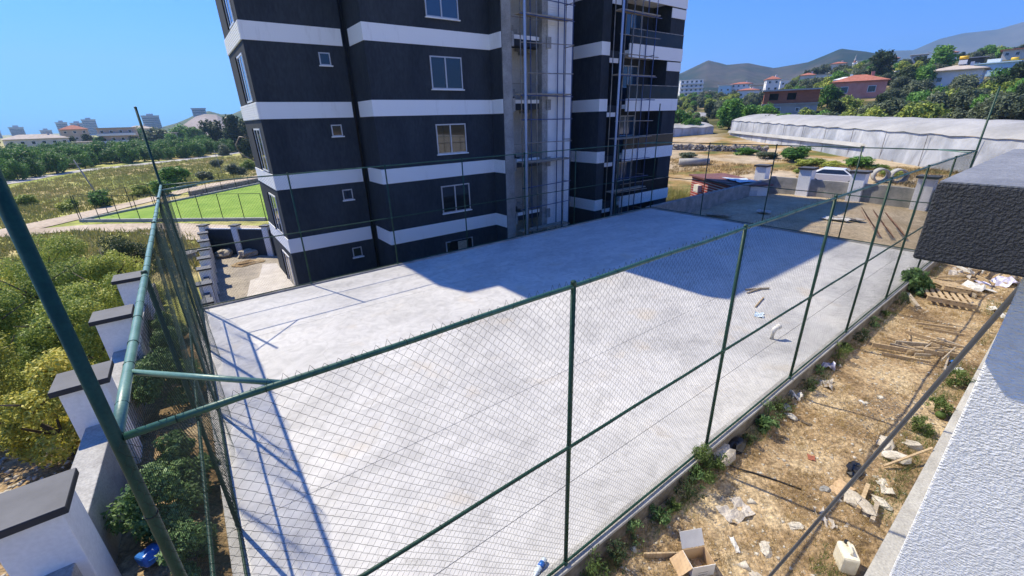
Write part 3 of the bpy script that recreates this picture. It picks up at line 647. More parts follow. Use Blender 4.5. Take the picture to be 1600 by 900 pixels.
def scaffold(label, x0, x1, y, z0, z1, xs, levels, depth, mats_, planks, pipe):
    t = thing('scaffold', label, 'scaffold', (x0, y, z0)); o = Vector((x0, y, z0))
    V = lambda x, yy, z: (x-o.x, yy-o.y, z-o.z)
    for i, x in enumerate(xs):
        MB().tube(V(x, y, z0), V(x+random.uniform(-.06, .06), y, z1), 0.028, 8).build('pole', mats_[i % len(mats_)], t, True)
        MB().tube(V(x, y+depth, z0), V(x, y+depth, z1), 0.028, 8).build('pole', mats_[(i+1) % len(mats_)], t, True)
    for k, z in enumerate(levels):
        dy = random.uniform(-.1, .1); zz = z+random.uniform(-.12, .12)
        MB().tube(V(x0-0.2, y-0.04, zz), V(x1+0.15, y-0.04, zz+random.uniform(-.1, .1)), 0.024, 8).build('ledger', mats_[k % len(mats_)], t, True)
        if k % 2: MB().tube(V(xs[-1], y-0.05, zz+0.05), V(xs[-1], y+depth+0.05, zz+0.03), 0.024, 8).build('transom', 'scaffold_grey', t, True)
        if k in planks: MB().box(*V(x0-0.1, y+0.02, zz+0.03), *V(x1+0.1, y+0.5, zz+0.09)).build('plank', 'timber_grey', t)
    if pipe is not None:
        MB().tube(V(pipe, y-0.12, z0), V(pipe, y-0.12, z1), 0.062, 12).build('rubble_chute', 'downpipe', t, True)
    return t
scaffold('blue and grey tube scaffold before the open stair shaft', 15.3, 18.6, 16.1, -3.0, 15, [15.55, 16.2, 18.1, 18.65], [-2.2, -1.1, 0.2, 1.3, 2.5, 3.6, 4.8, 6.0, 7.1, 8.3, 9.5, 10.4, 11.6], 0.5, ['scaffold_grey', 'scaffold_grey', 'scaffold_blue', 'scaffold_blue'], (1, 4, 7, 10), 15.33)
scaffold('tube scaffold before the balconies at the right of the block', 21.9, 25.2, 15.5, -3.0, 14, [21.95, 22.9, 23.6, 24.9], [-2.0, -1.0, 0.3, 1.2, 2.4, 3.5, 4.6, 5.7, 7.0, 8.1, 9.2, 10.3, 11.3], 0.6, ['scaffold_blue', 'scaffold_grey', 'scaffold_grey', 'scaffold_blue'], (2, 5, 8, 11), 21.75)

# ------------------------------------------------------------------ boundary walls with capped pillars
def pillar(x, y, zcap, zbase, label, group, size=0.52, cap=0.66, rz=0.0, th=0.09, name='wall_pillar'):
    t = thing(name, label, 'pillar', (x, y, zbase), rz, group)
    h = size/2; c = cap/2
    MB().box(-h, -h, 0, h, h, zcap-th-zbase).build('shaft', 'pillar_white', t, bevel=0.012)
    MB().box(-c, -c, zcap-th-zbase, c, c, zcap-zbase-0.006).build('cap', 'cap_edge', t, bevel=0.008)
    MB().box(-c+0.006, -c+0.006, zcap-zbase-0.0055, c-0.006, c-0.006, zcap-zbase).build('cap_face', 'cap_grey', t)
    return t
NP = [(-1.53, 3.16, 'white pillar with grey slab cap nearest the camera, beside the corner post'),
      (-1.45, 6.03, 'white capped pillar partly crossed by the tall green corner post'),
      (-1.33, 8.9, 'third white capped pillar from the camera along the left boundary wall'),
      (-1.22, 11.75, 'farthest and smallest of the four big white capped pillars left of the net')]
for x, y, lb in NP: pillar(x, y, 1.40, -1.7, lb, 'pillars of the left boundary wall')
def wallpiece(name, label, pts, w, z0, z1, m, cat='wall', top=None):
    mb = MB(); L_ = []; R_ = []
    P = [Vector((a, b)) for a, b in pts]
    for i, p in enumerate(P):
        d = (P[min(i+1, len(P)-1)]-P[max(i-1, 0)]).normalized(); n = Vector((-d.y, d.x))*w/2; L_.append(p+n); R_.append(p-n)
    poly = [(p.x, p.y) for p in L_]+[(p.x, p.y) for p in reversed(R_)]
    o = mb.prism(poly, z0, z1).build(name, m, None, bevel=0.012); tag(o, label, cat); return o
wallpiece('boundary_wall', 'pale concrete boundary wall running between the big white pillars', [(-1.62, -2.0), (-1.53, 3.16), (-1.22, 11.75), (-1.1, 13.4)], 0.34, -2.4, 0.65, 'concrete')
YP = [(0.0, 15.8), (0.1, 18.2), (0.2, 20.6), (0.3, 22.6), (0.38, 24.6), (0.48, 26.7), (0.56, 29.0)]
wallpiece('yard_wall', 'long dark grey yard wall with stepped pillars left of the paved yard', [(-0.25, 13.6), (0.0, 15.8), (0.3, 22.6), (0.66, 31.2)], 0.22, -3.4, -1.38, 'cap_grey')
ordn = ['nearest the court', 'second from the court', 'third from the court', 'fourth from the court', 'fifth from the court', 'sixth from the court', 'seventh from the court']
for (x, y), s in zip(YP, ordn): pillar(x, y, -1.0, -3.1, 'small white pillar with grey cap on the yard wall, '+s, 'pillars of the left yard wall', 0.42, 0.56, 0, 0.07)
wallpiece('back_yard_wall', 'shade-dark wall closing the back of the paved yard', [(0.66, 31.35), (2.33, 29.83), (3.85, 28.2), (6.4, 25.6)], 0.2, -3.4, -1.25, 'navy_stucco')  # dark stucco colour stands in for the shade on this wall
MB().prism([(0.6, 31.5), (0.72, 31.5), (6.5, 25.75), (6.42, 25.65)], -1.249, -1.2).build('wall_coping', 'white_render', bpy.data.objects['back_yard_wall'])
for (x, y), s in zip([(0.70, 31.38), (2.33, 29.83), (3.85, 28.2)], ['at the far left corner', 'in the middle', 'closest to the building']):
    pillar(x, y, -0.95, -3.1, 'white pillar of the dark back yard wall, '+s, 'pillars of the back yard wall', 0.4, 0.54, -0.76, 0.07)

# end yard beyond the court: low wall, tall capped pillars
def grid_ground(name, x0, x1, y0, y1, step, zf, m):
    nx = int((x1-x0)/step)+1; ny = int((y1-y0)/step)+1
    X, Y = np.meshgrid(np.linspace(x0, x1, nx), np.linspace(y0, y1, ny)); Z = zf(X, Y)
    idx = np.arange(nx*ny).reshape(ny, nx)
    F = np.stack([idx[:-1, :-1].ravel(), idx[:-1, 1:].ravel(), idx[1:, 1:].ravel(), idx[1:, :-1].ravel()], 1)
    return struct(place(name, np_mesh(name, np.stack([X.ravel(), Y.ravel(), Z.ravel()], 1), F, m, True)))
grid_ground('end_yard', CL+0.16, 37.3, -6, 12.35, 0.25, lambda X, Y: -1.0+0.35*fbm(X/2.5, Y/2.5)+0.35*sst(2.5, 0, np.hypot(X-24, (Y-9)*1.1)), 'yard_soil')
wallpiece('yard_retaining_wall', 'low rough concrete wall from the court corner to the first end pillar', [(CL+0.2, 12.3), (29, 12.45), (36.9, 12.6)], 0.28, -3.4, 0.0, 'grey_concrete')
wallpiece('end_yard_wall', 'shaded grey wall joining the four white pillars at the end of the yard', [(36.95, 12.45), (36.9, 7.0), (36.4, 3.3), (36.1, -5)], 0.28, -2.6, 0.2, 'grey_concrete')
for i, ((x, y), s) in enumerate(zip([(36.95, 13.2), (37.0, 10.1), (36.85, 6.9), (36.35, 3.4)], ['leftmost, beside the red hut', 'second from the red hut', 'beside the white car', 'rightmost, seen through the fence mesh'])):
    pillar(x, y, 1.02, -1.2, 'white end-yard pillar with dark cap, '+s, 'pillars of the end yard wall', 0.8, 1.02, 0, 0.14)

# ------------------------------------------------------------------ the viewer's own building: white pier, dark coping, pipe
def own_building():
    t = thing('parapet_pier', 'rough white stucco pier under a thick dark coping at the right', 'wall', (2.26, -2.4, -1.0))
    o = Vector((2.26, -2.4, -1.0)); V = lambda a: [a[i]-o[i % 3] for i in range(6)]
    MB().box(*V((2.252, -6.0, -1.0, 3.45, -2.381, 4.474))).build('wall', 'white_stucco', t, bevel=0.006)
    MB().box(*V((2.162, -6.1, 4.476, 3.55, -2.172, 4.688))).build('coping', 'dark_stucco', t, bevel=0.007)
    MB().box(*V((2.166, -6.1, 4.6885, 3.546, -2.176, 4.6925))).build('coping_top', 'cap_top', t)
    m = MB().box(3.5, -9.0, -1.0, 25, -2.46, 3.4).build('annex_wall', 'white_render', None, bevel=0.01); tag(m, 'white side wall of the building the picture is taken from', 'wall')
    l = MB().box(1.2, -2.42, -0.9, 25, -2.135, -0.2).build('concrete_ledge', 'concrete', None, bevel=0.015); tag(l, 'pale concrete footing ledge along the foot of the white pier', 'ledge')
    MB().box(8.05, -2.13, -0.89, 8.09, -2.128, -0.199).build('post_shadow', 'dark_void', l)  # flat dark strip painted as a fence post's shadow on the ledge
    p = MB().path([(3.165, -2.385, 4.26), (3.17, -2.366, 4.165), (3.33, -1.84, 1.77), (3.475, -1.363, -0.4)], 0.0108, 12).build('downpipe', 'pvc_pipe', None, True)
    tag(p, 'dark grey plastic pipe slanting down from the pier to the ground', 'pipe')
own_building()

# ------------------------------------------------------------------ dirt strip along the court
def dirt_z(X, Y):
    z = -0.36+0.10*fbm(X/1.3, Y/1.3)+0.05*fbm(X/0.35, Y/0.35, 3)
    z = z+0.12*np.exp(-(((X-8.6)/0.7)**2+((Y+1.15)/0.45)**2))+0.08*sst(-0.5, -0.05, Y)
    z = z-0.03*sst(-1.8, -2.1, Y)
    return z
grid_ground('dirt_strip', -3.0, 25.0, -2.2, -0.02, 0.05, dirt_z, 'soil')
def dz1(x, y): return float(dirt_z(np.array([x]), np.array([y]))[0])
def plant_z(X, Y): return -0.25-0.9*sst(11.5, 14, Y)-1.8*sst(13.5, 17, Y)+0.16*fbm(X/0.8, Y/0.8)+0.2*sst(2.0, -1, Y)
grid_ground('planting_strip', -1.4, -0.12, -4, 18, 0.07, plant_z, 'soil')
grid_ground('left_slope', -9, -1.6, -6, 13, 0.15, lambda X, Y: -1.62+0.25*fbm(X/1.7, Y/1.7)+0.55*sst(-2.8, -1.6, X)-0.7*sst(5, 13, Y), 'soil')

# ------------------------------------------------------------------ foliage
def leaf_cloud(name, m, centres, radii, n, size, seed, shell=0.55, squash=1.0, droop=0.3):
    rg = np.random.RandomState(seed); C_ = np.array(centres, float); Rr = np.array(radii, float)
    w = Rr**2; w = w/w.sum(); k = rg.choice(len(C_), n, p=w)
    d = rg.normal(size=(n, 3)); d /= np.linalg.norm(d, axis=1)[:, None]
    rad = (shell+(1-shell)*rg.rand(n))*(0.85+0.3*rg.rand(n))
    p = C_[k]+d*(rad*Rr[k])[:, None]*np.array([1, 1, squash])
    nrm = d*0.6+rg.normal(size=(n, 3))*0.55+np.array([0, 0, 0.35]); nrm /= np.linalg.norm(nrm, axis=1)[:, None]
    a = np.cross(nrm, rg.normal(size=(n, 3))); a /= np.linalg.norm(a, axis=1)[:, None]+1e-9; b = np.cross(nrm, a)
    s = size*(0.6+0.8*rg.rand(n))[:, None]
    V = np.stack([p-a*s, p-b*s*0.45+nrm*s*0.12, p+a*s, p+b*s*0.45+nrm*s*0.12], 1).reshape(-1, 3)
    F = np.arange(4*n).reshape(n, 4)
    return np_mesh(name, V, F, m)
def crown_blobs(rg, h0, h1, rad, nb, br):
    c = []; r = []
    for i in range(nb):
        t = rg.rand(); z = h0+(h1-h0)*t; prof = math.sin(math.pi*(0.18+0.74*t))**0.7
        a = rg.rand()*6.283; q = rad*prof*math.sqrt(rg.rand())
        c.append((q*math.cos(a), q*math.sin(a), z)); r.append(br*(0.6+0.8*rg.rand()))
    return c, r
def trunk_mesh(rg, h, r, spread, nl=5, lean=0.1):
    mb = MB(); x = y = 0; pts = [(0, 0, -0.3)]
    top = (rg.normal()*lean*h, rg.normal()*lean*h, h*0.55)
    mid = (top[0]*0.4+rg.normal()*0.04*h, top[1]*0.4+rg.normal()*0.04*h, h*0.3)
    mb.path([(0, 0, -0.4), (mid[0]*.4, mid[1]*.4, h*.12), mid, top], [r*1.3, r, r*0.8, r*0.5], 8)
    for i in range(nl):
        a = 6.283*(i+rg.rand()*0.6)/nl; s = mid if i % 2 else top; q = spread*(0.5+0.4*rg.rand())
        e = (s[0]+q*math.cos(a), s[1]+q*math.sin(a), min(h*0.92, s[2]+h*(0.2+0.25*rg.rand())))
        m_ = ((s[0]+e[0])/2+rg.normal()*.05*h, (s[1]+e[1])/2+rg.normal()*.05*h, s[2]+(e[2]-s[2])*0.6)
        mb.path([s, m_, e], [r*0.5, r*0.32, r*0.12], 6)
    return mb.mesh('trunk', 'bark', True)
def tree_proto(seed, h, rad, leafm, n, size, nb=14, br=None, h0=0.35, tr=0.12):
    rg = np.random.RandomState(seed); c, r = crown_blobs(rg, h*h0, h*0.9, rad*0.75, nb, br or rad*0.42)
    return leaf_cloud('crown', leafm, c, r, n, size, seed), trunk_mesh(rg, h, tr, rad*0.8)
def put_tree(proto, name, label, cat, loc, rz=0.0, s=1.0, group=None, sz=None):
    t = thing(name, label, cat, loc, rz, group, (s, s, sz or s))
    place('crown', proto[0], t); place('trunk', proto[1], t); return t

# near left trees below the boundary wall
near_trees = [  # x, y, h, rad, leaf, label, n
    (-3.0, 9.9, 2.7, 1.25, 'leaf_yellow', 'yellow-green bush tree with dark bare trunk just left of the big pillars', 20000),
    (-4.9, 12.3, 2.9, 1.7, 'leaf_yellow', 'yellowish rounded tree at the left edge behind the green corner post', 22000),
    (-3.1, 13.9, 2.9, 1.5, 'leaf_olive', 'olive green tree behind the second white pillar', 22000),
    (-5.6, 16.4, 3.1, 2.0, 'leaf_olive', 'dense olive tree at the left edge below the dirt road', 24000),
    (-3.2, 17.6, 3.1, 1.7, 'leaf_olive', 'dark olive tree behind the farthest big white pillar', 22000),
    (-5.4, 21.0, 3.3, 2.2, 'leaf_olive', 'wide olive tree in the middle of the left grove', 24000),
    (-3.0, 21.8, 3.2, 1.7, 'leaf_olive', 'olive tree of the left grove nearest the yard wall', 20000),
    (-5.2, 25.6, 3.3, 2.1, 'leaf_olive', 'wide olive tree nearest the dirt track on the left', 22000),
    (-2.9, 25.6, 3.0, 1.6, 'leaf_dark', 'low dark green tree beside the dirt path by the yard wall', 16000),
    (-7.8, 14.4, 3.0, 1.9, 'leaf_yellow', 'yellow-green tree cut by the left picture edge', 14000),
    (-8.4, 19.5, 3.2, 2.2, 'leaf_olive', 'outermost olive tree at the left picture edge', 14000),
    (-8.3, 25.0, 3.2, 2.2, 'leaf_yellow', 'yellowish tree at the left edge beside the dirt track', 14000),
    (-4.6, 7.6, 2.2, 1.2, 'leaf_yellow', 'low yellow-green shrub at the left edge above the nearest pillar', 14000)]
for i, (x, y, h, rad, lm, lb, n) in enumerate(near_trees):
    pr = tree_proto(100+i, h*1.04, rad*1.08, lm, int(n*0.85), 0.043, nb=40, br=rad*0.22, h0=0.16, tr=0.075)
    z = -2.25 if y < 13 else hz(x, y)
    put_tree(pr, 'tree', lb, 'tree', (x, y, z), random.uniform(0, 6))
# low scrub between
for i, (x, y, s) in enumerate([(-2.6, 12.3, 0.8), (-2.5, 16.6, 0.8), (-6.8, 21.5, 1.1), (-2.2, 22.8, 0.7), (-6.5, 9.6, 0.9), (-7.6, 28.0, 1.1), (-2.0, 29.6, 0.6), (-4.4, 29.5, 0.7)]):
    rg = np.random.RandomState(300+i); c, r = crown_blobs(rg, 0.15, 0.9*s, s*0.9, 12, 0.32*s)
    z = -1.95 if y < 13 else hz(x, y)
    t = thing('shrub', ['scrub bush under the trees behind the third pillar', 'scrub bush below the farthest big pillar', 'scrub bush among the olive trees at the left', 'small scrub bush near the yard wall', 'yellow scrub at the left edge', 'scrub bush by the dirt track', 'small bush where the path meets the yard wall', 'green bush along the dirt path'][i], 'bush', (x, y, z))
    place('foliage', leaf_cloud('foliage', ['leaf_olive', 'leaf_yellow'][i % 2], c, r, 5000, 0.05, 300+i), t)
    place('stems', trunk_mesh(rg, 0.8*s, 0.03, 0.5*s), t)

# bramble between the boundary wall and the net
for i, (x, y, s, lb) in enumerate([(-0.72, 7.4, 0.75, 'leafy green bramble behind the net, below the corner brace'), (-0.70, 8.6, 0.7, 'leafy bramble behind the net beyond the corner brace'), (-0.70, 3.9, 0.62, 'leafy bramble between the nearest pillar and the corner post'), (-0.62, 5.2, 0.42, 'low bramble inside the boundary wall beside the net'), (-0.85, 10.6, 0.55, 'bramble at the foot of the third pillar'), (-0.52, 2.9, 0.42, 'small leafy plant near the blue can'), (-0.45, 4.4, 0.4, 'leafy bramble tight against the net near the first side post')]):
    rg = np.random.RandomState(400+i); c, r = crown_blobs(rg, 0.1, 1.4*s, s*0.72, 18, 0.26*s)
    t = thing('bramble', lb, 'bush', (x, y, -0.25))
    place('foliage', leaf_cloud('foliage', 'leaf_bramble', c, r, 5200 if s > 0.5 else 2600, 0.036, 400+i, shell=0.6), t)
    place('stems', trunk_mesh(rg, 0.9*s, 0.014, 0.5*s, 7), t)

# orchard across the road
proto_c = [tree_proto(500+i, 3.4, 2.0, 'leaf_citrus', 2600, 0.17, nb=18, br=0.8, h0=0.2, tr=0.1) for i in range(4)]
def scatter_ok(pts, x, y, d):
    return all((x-a)**2+(y-b)**2 > d*d for a, b in pts)
road_az = [-14, -12.6, -10.7, -9.0, -8, -6.7, -3, 1, 3, 6.5]; road_r = [100, 108, 115, 122, 128, 138, 142, 152, 160, 175]
pts = []; rg = np.random.RandomState(77); tries = 0
while len(pts) < 190 and tries < 9000:
    tries += 1; az = rg.uniform(-14, 6.5); r0 = np.interp(az, road_az, road_r)+4; r1 = np.interp(az, [-14, -4, 0, 7], [235, 225, 205, 195]); r = r0+(r1-r0)*rg.rand()**1.15
    x, y = polar(az, r)
    if scatter_ok(pts, x, y, 3.0): pts.append((x, y))
for i, (x, y) in enumerate(pts):
    a_ = math.degrees(math.atan2(x-CAM[0], y-CAM[1])); d_ = math.hypot(x-CAM[0], y-CAM[1]); q_ = (d_-np.interp(a_, road_az, road_r)-4)/60
    where = ('along the pale road' if q_ < 0.25 else 'in the middle of the orchard' if q_ < 0.75 else 'in the back rows')+(', left of the leaning pole' if a_ < -7 else ', between leaning pole and corner post' if a_ < -1.6 else ', right of the corner post')
    s = random.uniform(0.65, 1.35); put_tree(proto_c[i % 4], 'orchard_tree', 'round green citrus tree '+where, 'tree', (x, y, hz(x, y)), random.uniform(0, 6), s, 'orchard: '+where)
# taller trees behind the orchard
proto_d = [tree_proto(520+i, 9.0, 3.6, 'leaf_dark', 2600, 0.4, nb=20, br=1.3, h0=0.2, tr=0.25) for i in range(2)]
proto_g = [tree_proto(530+i, 7.0, 3.6, 'leaf_green', 2600, 0.38, nb=20, br=1.3, h0=0.2, tr=0.22) for i in range(3)]
proto_y = [tree_proto(540+i, 5.0, 3.4, 'leaf_grey', 2400, 0.34, nb=20, br=1.1, h0=0.15, tr=0.18) for i in range(3)]
proto_o = [tree_proto(550+i, 4.2, 3.0, 'leaf_olive', 2400, 0.3, nb=20, br=1.0, h0=0.12, tr=0.15) for i in range(2)]
tall = [(3.4, 190, 'd', 1.25, 'tall dark cypress-like tree before the quarry hill'), (5.6, 180, 'd', 1.35, 'big dark tree touching the building edge on the left'), (6.9, 172, 'd', 1.2, 'dark tree just left of the building, behind the field'), (6.2, 128, 'd', 0.62, 'round dark bush at the field edge beside the building'), (4.9, 200, 'y', 1.5, 'grey-green tree between the dark trees left of the building'),
        (-1.2, 230, 'y', 1.7, 'grey-green tree behind the leaning corner post'), (0.6, 260, 'g', 1.3, 'bright green tree below the far blue tower'), (1.8, 250, 'g', 1.2, 'bright green tree left of the pale quarry'), (-7.6, 285, 'd', 0.75, 'dark tree in front of the red-roofed house'), (-6.4, 280, 'd', 0.8, 'dark tree right of the red-roofed house'), (-5.6, 262, 'g', 0.8, 'green tree between the two houses on the left'), (-12.6, 235, 'd', 0.9, 'dark tree at the left picture edge beside the long house'), (-2.5, 300, 'g', 1.2, 'pale green tree on the left skyline'), (-0.2, 220, 'g', 0.9, 'green tree right of the corner post top'), (2.6, 215, 'g', 0.9, 'green tree under the quarry'), (7.6, 190, 'd', 1.3, 'dark tree half hidden by the building corner'), (-3.1, 245, 'd', 0.7, 'dark tree at the end of the pink house'), (-9.2, 300, 'y', 0.9, 'grey-green tree behind the long house'), (1.0, 180, 'd', 0.6, 'dark bush above the orchard near the pale bank'), (3.9, 160, 'y', 0.7, 'grey bush beside the bend of the road')]
PRO = {'d': proto_d, 'g': proto_g, 'y': proto_y, 'o': proto_o}
for i, (az, r, k, s, lb) in enumerate(tall):
    x, y = polar(az, r); pl = PRO[k]; put_tree(pl[i % len(pl)], 'tree', lb, 'tree', (x, y, hz(x, y)-0.3), random.uniform(0, 6), s)
# field shrubs
for i, (az, r, s, lb) in enumerate([(-3.9, 72, 0.42, 'green bush at the foot of the leaning pole in the field'), (-0.9, 78, 0.55, 'bright green shrub beside the far corner post'), (1.7, 84, 0.4, 'pale young shrub in the field above the court rail'), (-9.4, 66, 0.36, 'dark weed clump at the left of the field'), (-7.2, 66, 0.34, 'brown-green weed clump by the dirt track'), (4.6, 92, 0.5, 'grey-green shrub left of the building edge'), (5.8, 100, 0.55, 'shrub at the building edge in the field'), (-2.2, 70, 0.36, 'low green bush beside the dirt track'), (3.0, 112, 0.42, 'bush in the far part of the field'), (-12.0, 76, 0.4, 'low bush at the left picture edge in the field')]):
    x, y = polar(az, r); t = thing('shrub', lb, 'bush', (x, y, hz(x, y)-0.1), random.uniform(0, 6), None, (s*1.1, s*1.1, s*0.75)); place('foliage', PRO['ogy'[i % 3]][i % 2][0], t)
# tufts of the meadow
def tufts(name, label, pts, hgt, n, m, wid=0.02, seed=3):
    rg = np.random.RandomState(seed); P = np.repeat(np.asarray(pts, float), n, 0); k = len(P)
    P = P+np.concatenate([rg.normal(size=(k, 2))*hgt*0.55, np.zeros((k, 1))], 1)
    a = rg.rand(k)*6.283; h = hgt*(0.5+0.8*rg.rand(k)); ln = rg.normal(size=(k, 2))*h[:, None]*0.45
    dx = np.stack([np.cos(a), np.sin(a), 0*a], 1)*(wid*(0.6+rg.rand(k)))[:, None]
    tip = P+np.concatenate([ln, h[:, None]], 1)
    V = np.stack([P-dx, P+dx, tip], 1).reshape(-1, 3)
    o = place(name, np_mesh(name, V, np.arange(3*k).reshape(k, 3), m)); return tag(o, label, 'grass', kind='stuff')
pl = []; rg = np.random.RandomState(9)
while len(pl) < 5200:
    az = rg.uniform(-15, 9); r = rg.uniform(56, 150)
    if r > np.interp(az, road_az, road_r)-4: continue
    x, y = polar(az, r)
    tr = np.interp(y, [44, 50.5, 57, 62, 67, 74, 82, 96], [-26, -14, -8.8, -5.6, -2.2, 2.6, 10, 26])
    if x > tr-2.2: continue
    pl.append((x, y, hz(x, y)-0.05))
while len(pl) < 6300:
    x = rg.uniform(-13, 0.2); y = rg.uniform(28, 49)
    px_ = np.interp(x, [-14, -8, -3, 0.3], [51, 49.5, 45.2, 40])
    if y > px_-1.6: continue
    pl.append((x, y, hz(x, y)-0.03))
tufts('meadow_grass', 'dry and green meadow grass of the field between the road and the dirt track', pl, 0.42, 9, 'field_tuft', 0.05)

# ------------------------------------------------------------------ football pitch with fence
def pitch():
    o = MB().prism([(-8.2, 53.4), (5.4, 41.2), (14, 33.6), (24, 52), (9.2, 70.2)], -3.02, -2.93).build('football_pitch', 'turf'); struct(o)
    t = thing('pitch_fence', 'thin post fence round the bright green pitch', 'fence', (-8.3, 53.3, -3))
    og = Vector((-8.3, 53.3, -3))
    def run(a, b, n):
        a = Vector(a)-og; b = Vector(b)-og
        MB().bar(a+Vector((0, 0, 0.1)), b+Vector((0, 0, 0.1)), 0.25, 0.32).build('kerb', 'concrete', t)
        MB().tube(a+Vector((0, 0, 2.4)), b+Vector((0, 0, 2.4)), 0.022, 6).build('rail', 'wire_green', t)
        for k in range(n+1):
            p = a.lerp(b, k/n); MB().tube(p, p+Vector((0, 0, 2.4)), 0.03, 6).build('post', 'wire_green', t)
    run((-8.3, 53.3, -3), (5.4, 41.0, -3), 9); run((5.6, 40.9, -3), (14, 33.4, -3), 5); run((-8.2, 53.6, -3), (9.2, 70.4, -3), 10)
    wallpiece('field_wall', 'low pale stone wall beyond the pitch beside the building', [(0.5, 63.5), (9.2, 72.5), (16, 79)], 0.5, -3.3, -2.3, 'rubble')
pitch()
def pole(label, x, y, z, h, lean, r=0.09, lamp=True):
    t = thing('utility_pole', label, 'pole', (x, y, z)); MB().tube((0, 0, -0.3), (lean, 0, h), r, 8, r*0.6).build('shaft', 'grey_concrete', t, True)
    MB().box(lean-0.5, -0.04, h-0.5, lean+0.5, 0.04, h-0.42).build('crossarm', 'timber_grey', t)
    return t
pole('leaning thin grey pole in the middle of the field', -7.8, 65.9, -3, 5.0, -1.1)
x, y = polar(3.3, 95); pole('thin short pole in the field near the building', x, y, hz(x, y), 4.2, -0.3, 0.06)

# ------------------------------------------------------------------ houses
_wm = {}
def win_meshes(w, h):
    k = (round(w, 2), round(h, 2))
    if k not in _wm:
        f = MB().box(-w/2, -0.05, 0, w/2, 0.02, 0.1).box(-w/2, -0.05, h-0.1, w/2, 0.02, h).box(-w/2, -0.05, 0.1, -w/2+0.1, 0.02, h-0.1).box(w/2-0.1, -0.05, 0.1, w/2, 0.02, h-0.1).mesh('window', 'window_frame')
        _wm[k] = (f, MB().box(-w/2+0.1, -0.02, 0.1, w/2-0.1, -0.01, h-0.1).mesh('pane', 'glass'))
    return _wm[k]
def house(label, az, r, w, d, h, floors, wallm, roof='hip', roofm='roof_red', nwin=3, turn=0.0, z=None, found=4.0, ww=1.2, wh=1.2, over=0.5, rise=1.6, name='house', cat='house', balc=False, sides=True):
    x, y = polar(az, r); z = hz(x, y) if z is None else z
    t = thing(name, label, cat, (x, y, z), -R(az)+turn)      # local -Y looks back at the court
    MB().box(-w/2, 0, -found, w/2, d, h).build('wall', wallm, t)
    if roof == 'hip':
        o = over; m = MB(); rw = max(w/2-d/2, 0.3)
        vs = [(-w/2-o, -o, h), (w/2+o, -o, h), (w/2+o, d+o, h), (-w/2-o, d+o, h), (-rw, d/2, h+rise), (rw, d/2, h+rise), (-w/2-o, -o, h-0.18), (w/2+o, -o, h-0.18), (w/2+o, d+o, h-0.18), (-w/2-o, d+o, h-0.18)]
        m.add(vs, [(0, 1, 5, 4), (1, 2, 5), (2, 3, 4, 5), (3, 0, 4), (6, 7, 1, 0), (7, 8, 2, 1), (8, 9, 3, 2), (9, 6, 0, 3), (9, 8, 7, 6)])
        rf = m.build('roof', roofm, t); MB().box(w*0.2, d*0.45, h+0.3, w*0.2+0.7, d*0.45+0.7, h+rise+0.6).build('chimney', wallm, rf)
    else:
        o = over; MB().box(-w/2-o, -o, h, w/2+o, d+o, h+0.25).build('roof', roofm, t)
    fh = h/floors
    for fl_ in range(floors):
        for k in range(nwin):
            a, b = win_meshes(ww, wh); px = -w/2+w*(k+0.5)/nwin; f = place('window', a, t, (px, -0.03, fl_*fh+fh*0.33)); place('pane', b, f)
        if sides:
            for sx in (-1, 1):
                a, b = win_meshes(ww, wh); f = place('window', a, t, (sx*(w/2+0.03), d*0.5, fl_*fh+fh*0.33), (0, 0, sx*math.pi/2)); place('pane', b, f)
        if balc: 
            bb = MB().box(-w/2-0.3, -1.5, fl_*fh-0.02, w/2+0.3, -0.06, fl_*fh+0.16).build('balcony', 'wall_white', t)
            MB().box(-w/2-0.3, -1.5, fl_*fh+0.16, w/2+0.3, -1.42, fl_*fh+0.9).build('parapet', 'wall_white', bb)
    return t
# left side
house('long pale two-storey house with tan hip roof at the far left', -9.6, 262, 18, 9, 6.2, 2, 'wall_cream', 'hip', 'roof_pale', 6, 0.1, -3.5)
house('low cream wing right of the long pale house', -6.8, 262, 8, 6, 3.6, 1, 'wall_cream', 'flat', 'roof_pale', 3, 0, -3)
house('house with red hip roof among dark trees on the left', -7.1, 322, 10.5, 9, 9.0, 3, 'wall_ochre', 'hip', 'roof_red', 3, 0, -3, rise=2)
house('weathered pinkish three-storey house with balconies on the left', -4.25, 262, 12.5, 8, 9.0, 3, 'wall_ochre', 'flat', 'roof_pale', 4, -0.15, -3.2, balc=True)
house('small pale house at the left picture edge', -12.9, 280, 9, 8, 5.5, 2, 'wall_cream', 'hip', 'roof_red', 3, 0, -3.5)
house('white-roofed house behind the orchard left of the corner post', -2.3, 330, 11, 8, 8.5, 2, 'wall_cream', 'hip', 'roof_pale', 3, 0.2, -3)
house('grey house among green trees right of the corner post', -0.4, 235, 6.5, 6, 6.2, 2, 'wall_grey', 'flat', 'roof_pale', 2, 0.2, -3)
x, y = polar(1.9, 205); tag(MB().prism([(-9, -2), (8, -3), (9, 3), (-3, 5)], -1.5, 1.7).build('earth_bank', 'yard_soil', None, False, 0.4, (x, y, hz(x, y))), 'bare ochre earth bank above the orchard', 'bank')
def tower(label, az, r, w, d, ztop, nf, m='tower_grey'):
    x, y = polar(az, r); t = thing('tower_block', label, 'building', (x, y, -3), -R(az)); h = ztop+3
    MB().box(-w/2, 0, -2, w/2, d, h).build('wall', m, t); MB().box(-w/2-0.8, -0.8, h, w/2+0.8, d+0.8, h+1.2).build('roof', m, t); MB().box(-w/5, d*.3, h+1.2, w/5, d*.7, h+4).build('stair_head', m, t)
    for k in range(nf): MB().box(-w/2+0.6, -0.25, 3+k*(h-4)/nf, w/2-0.6, -0.02, 3+k*(h-4)/nf+(h-4)/nf*0.5).build('window_row', 'glass', t)
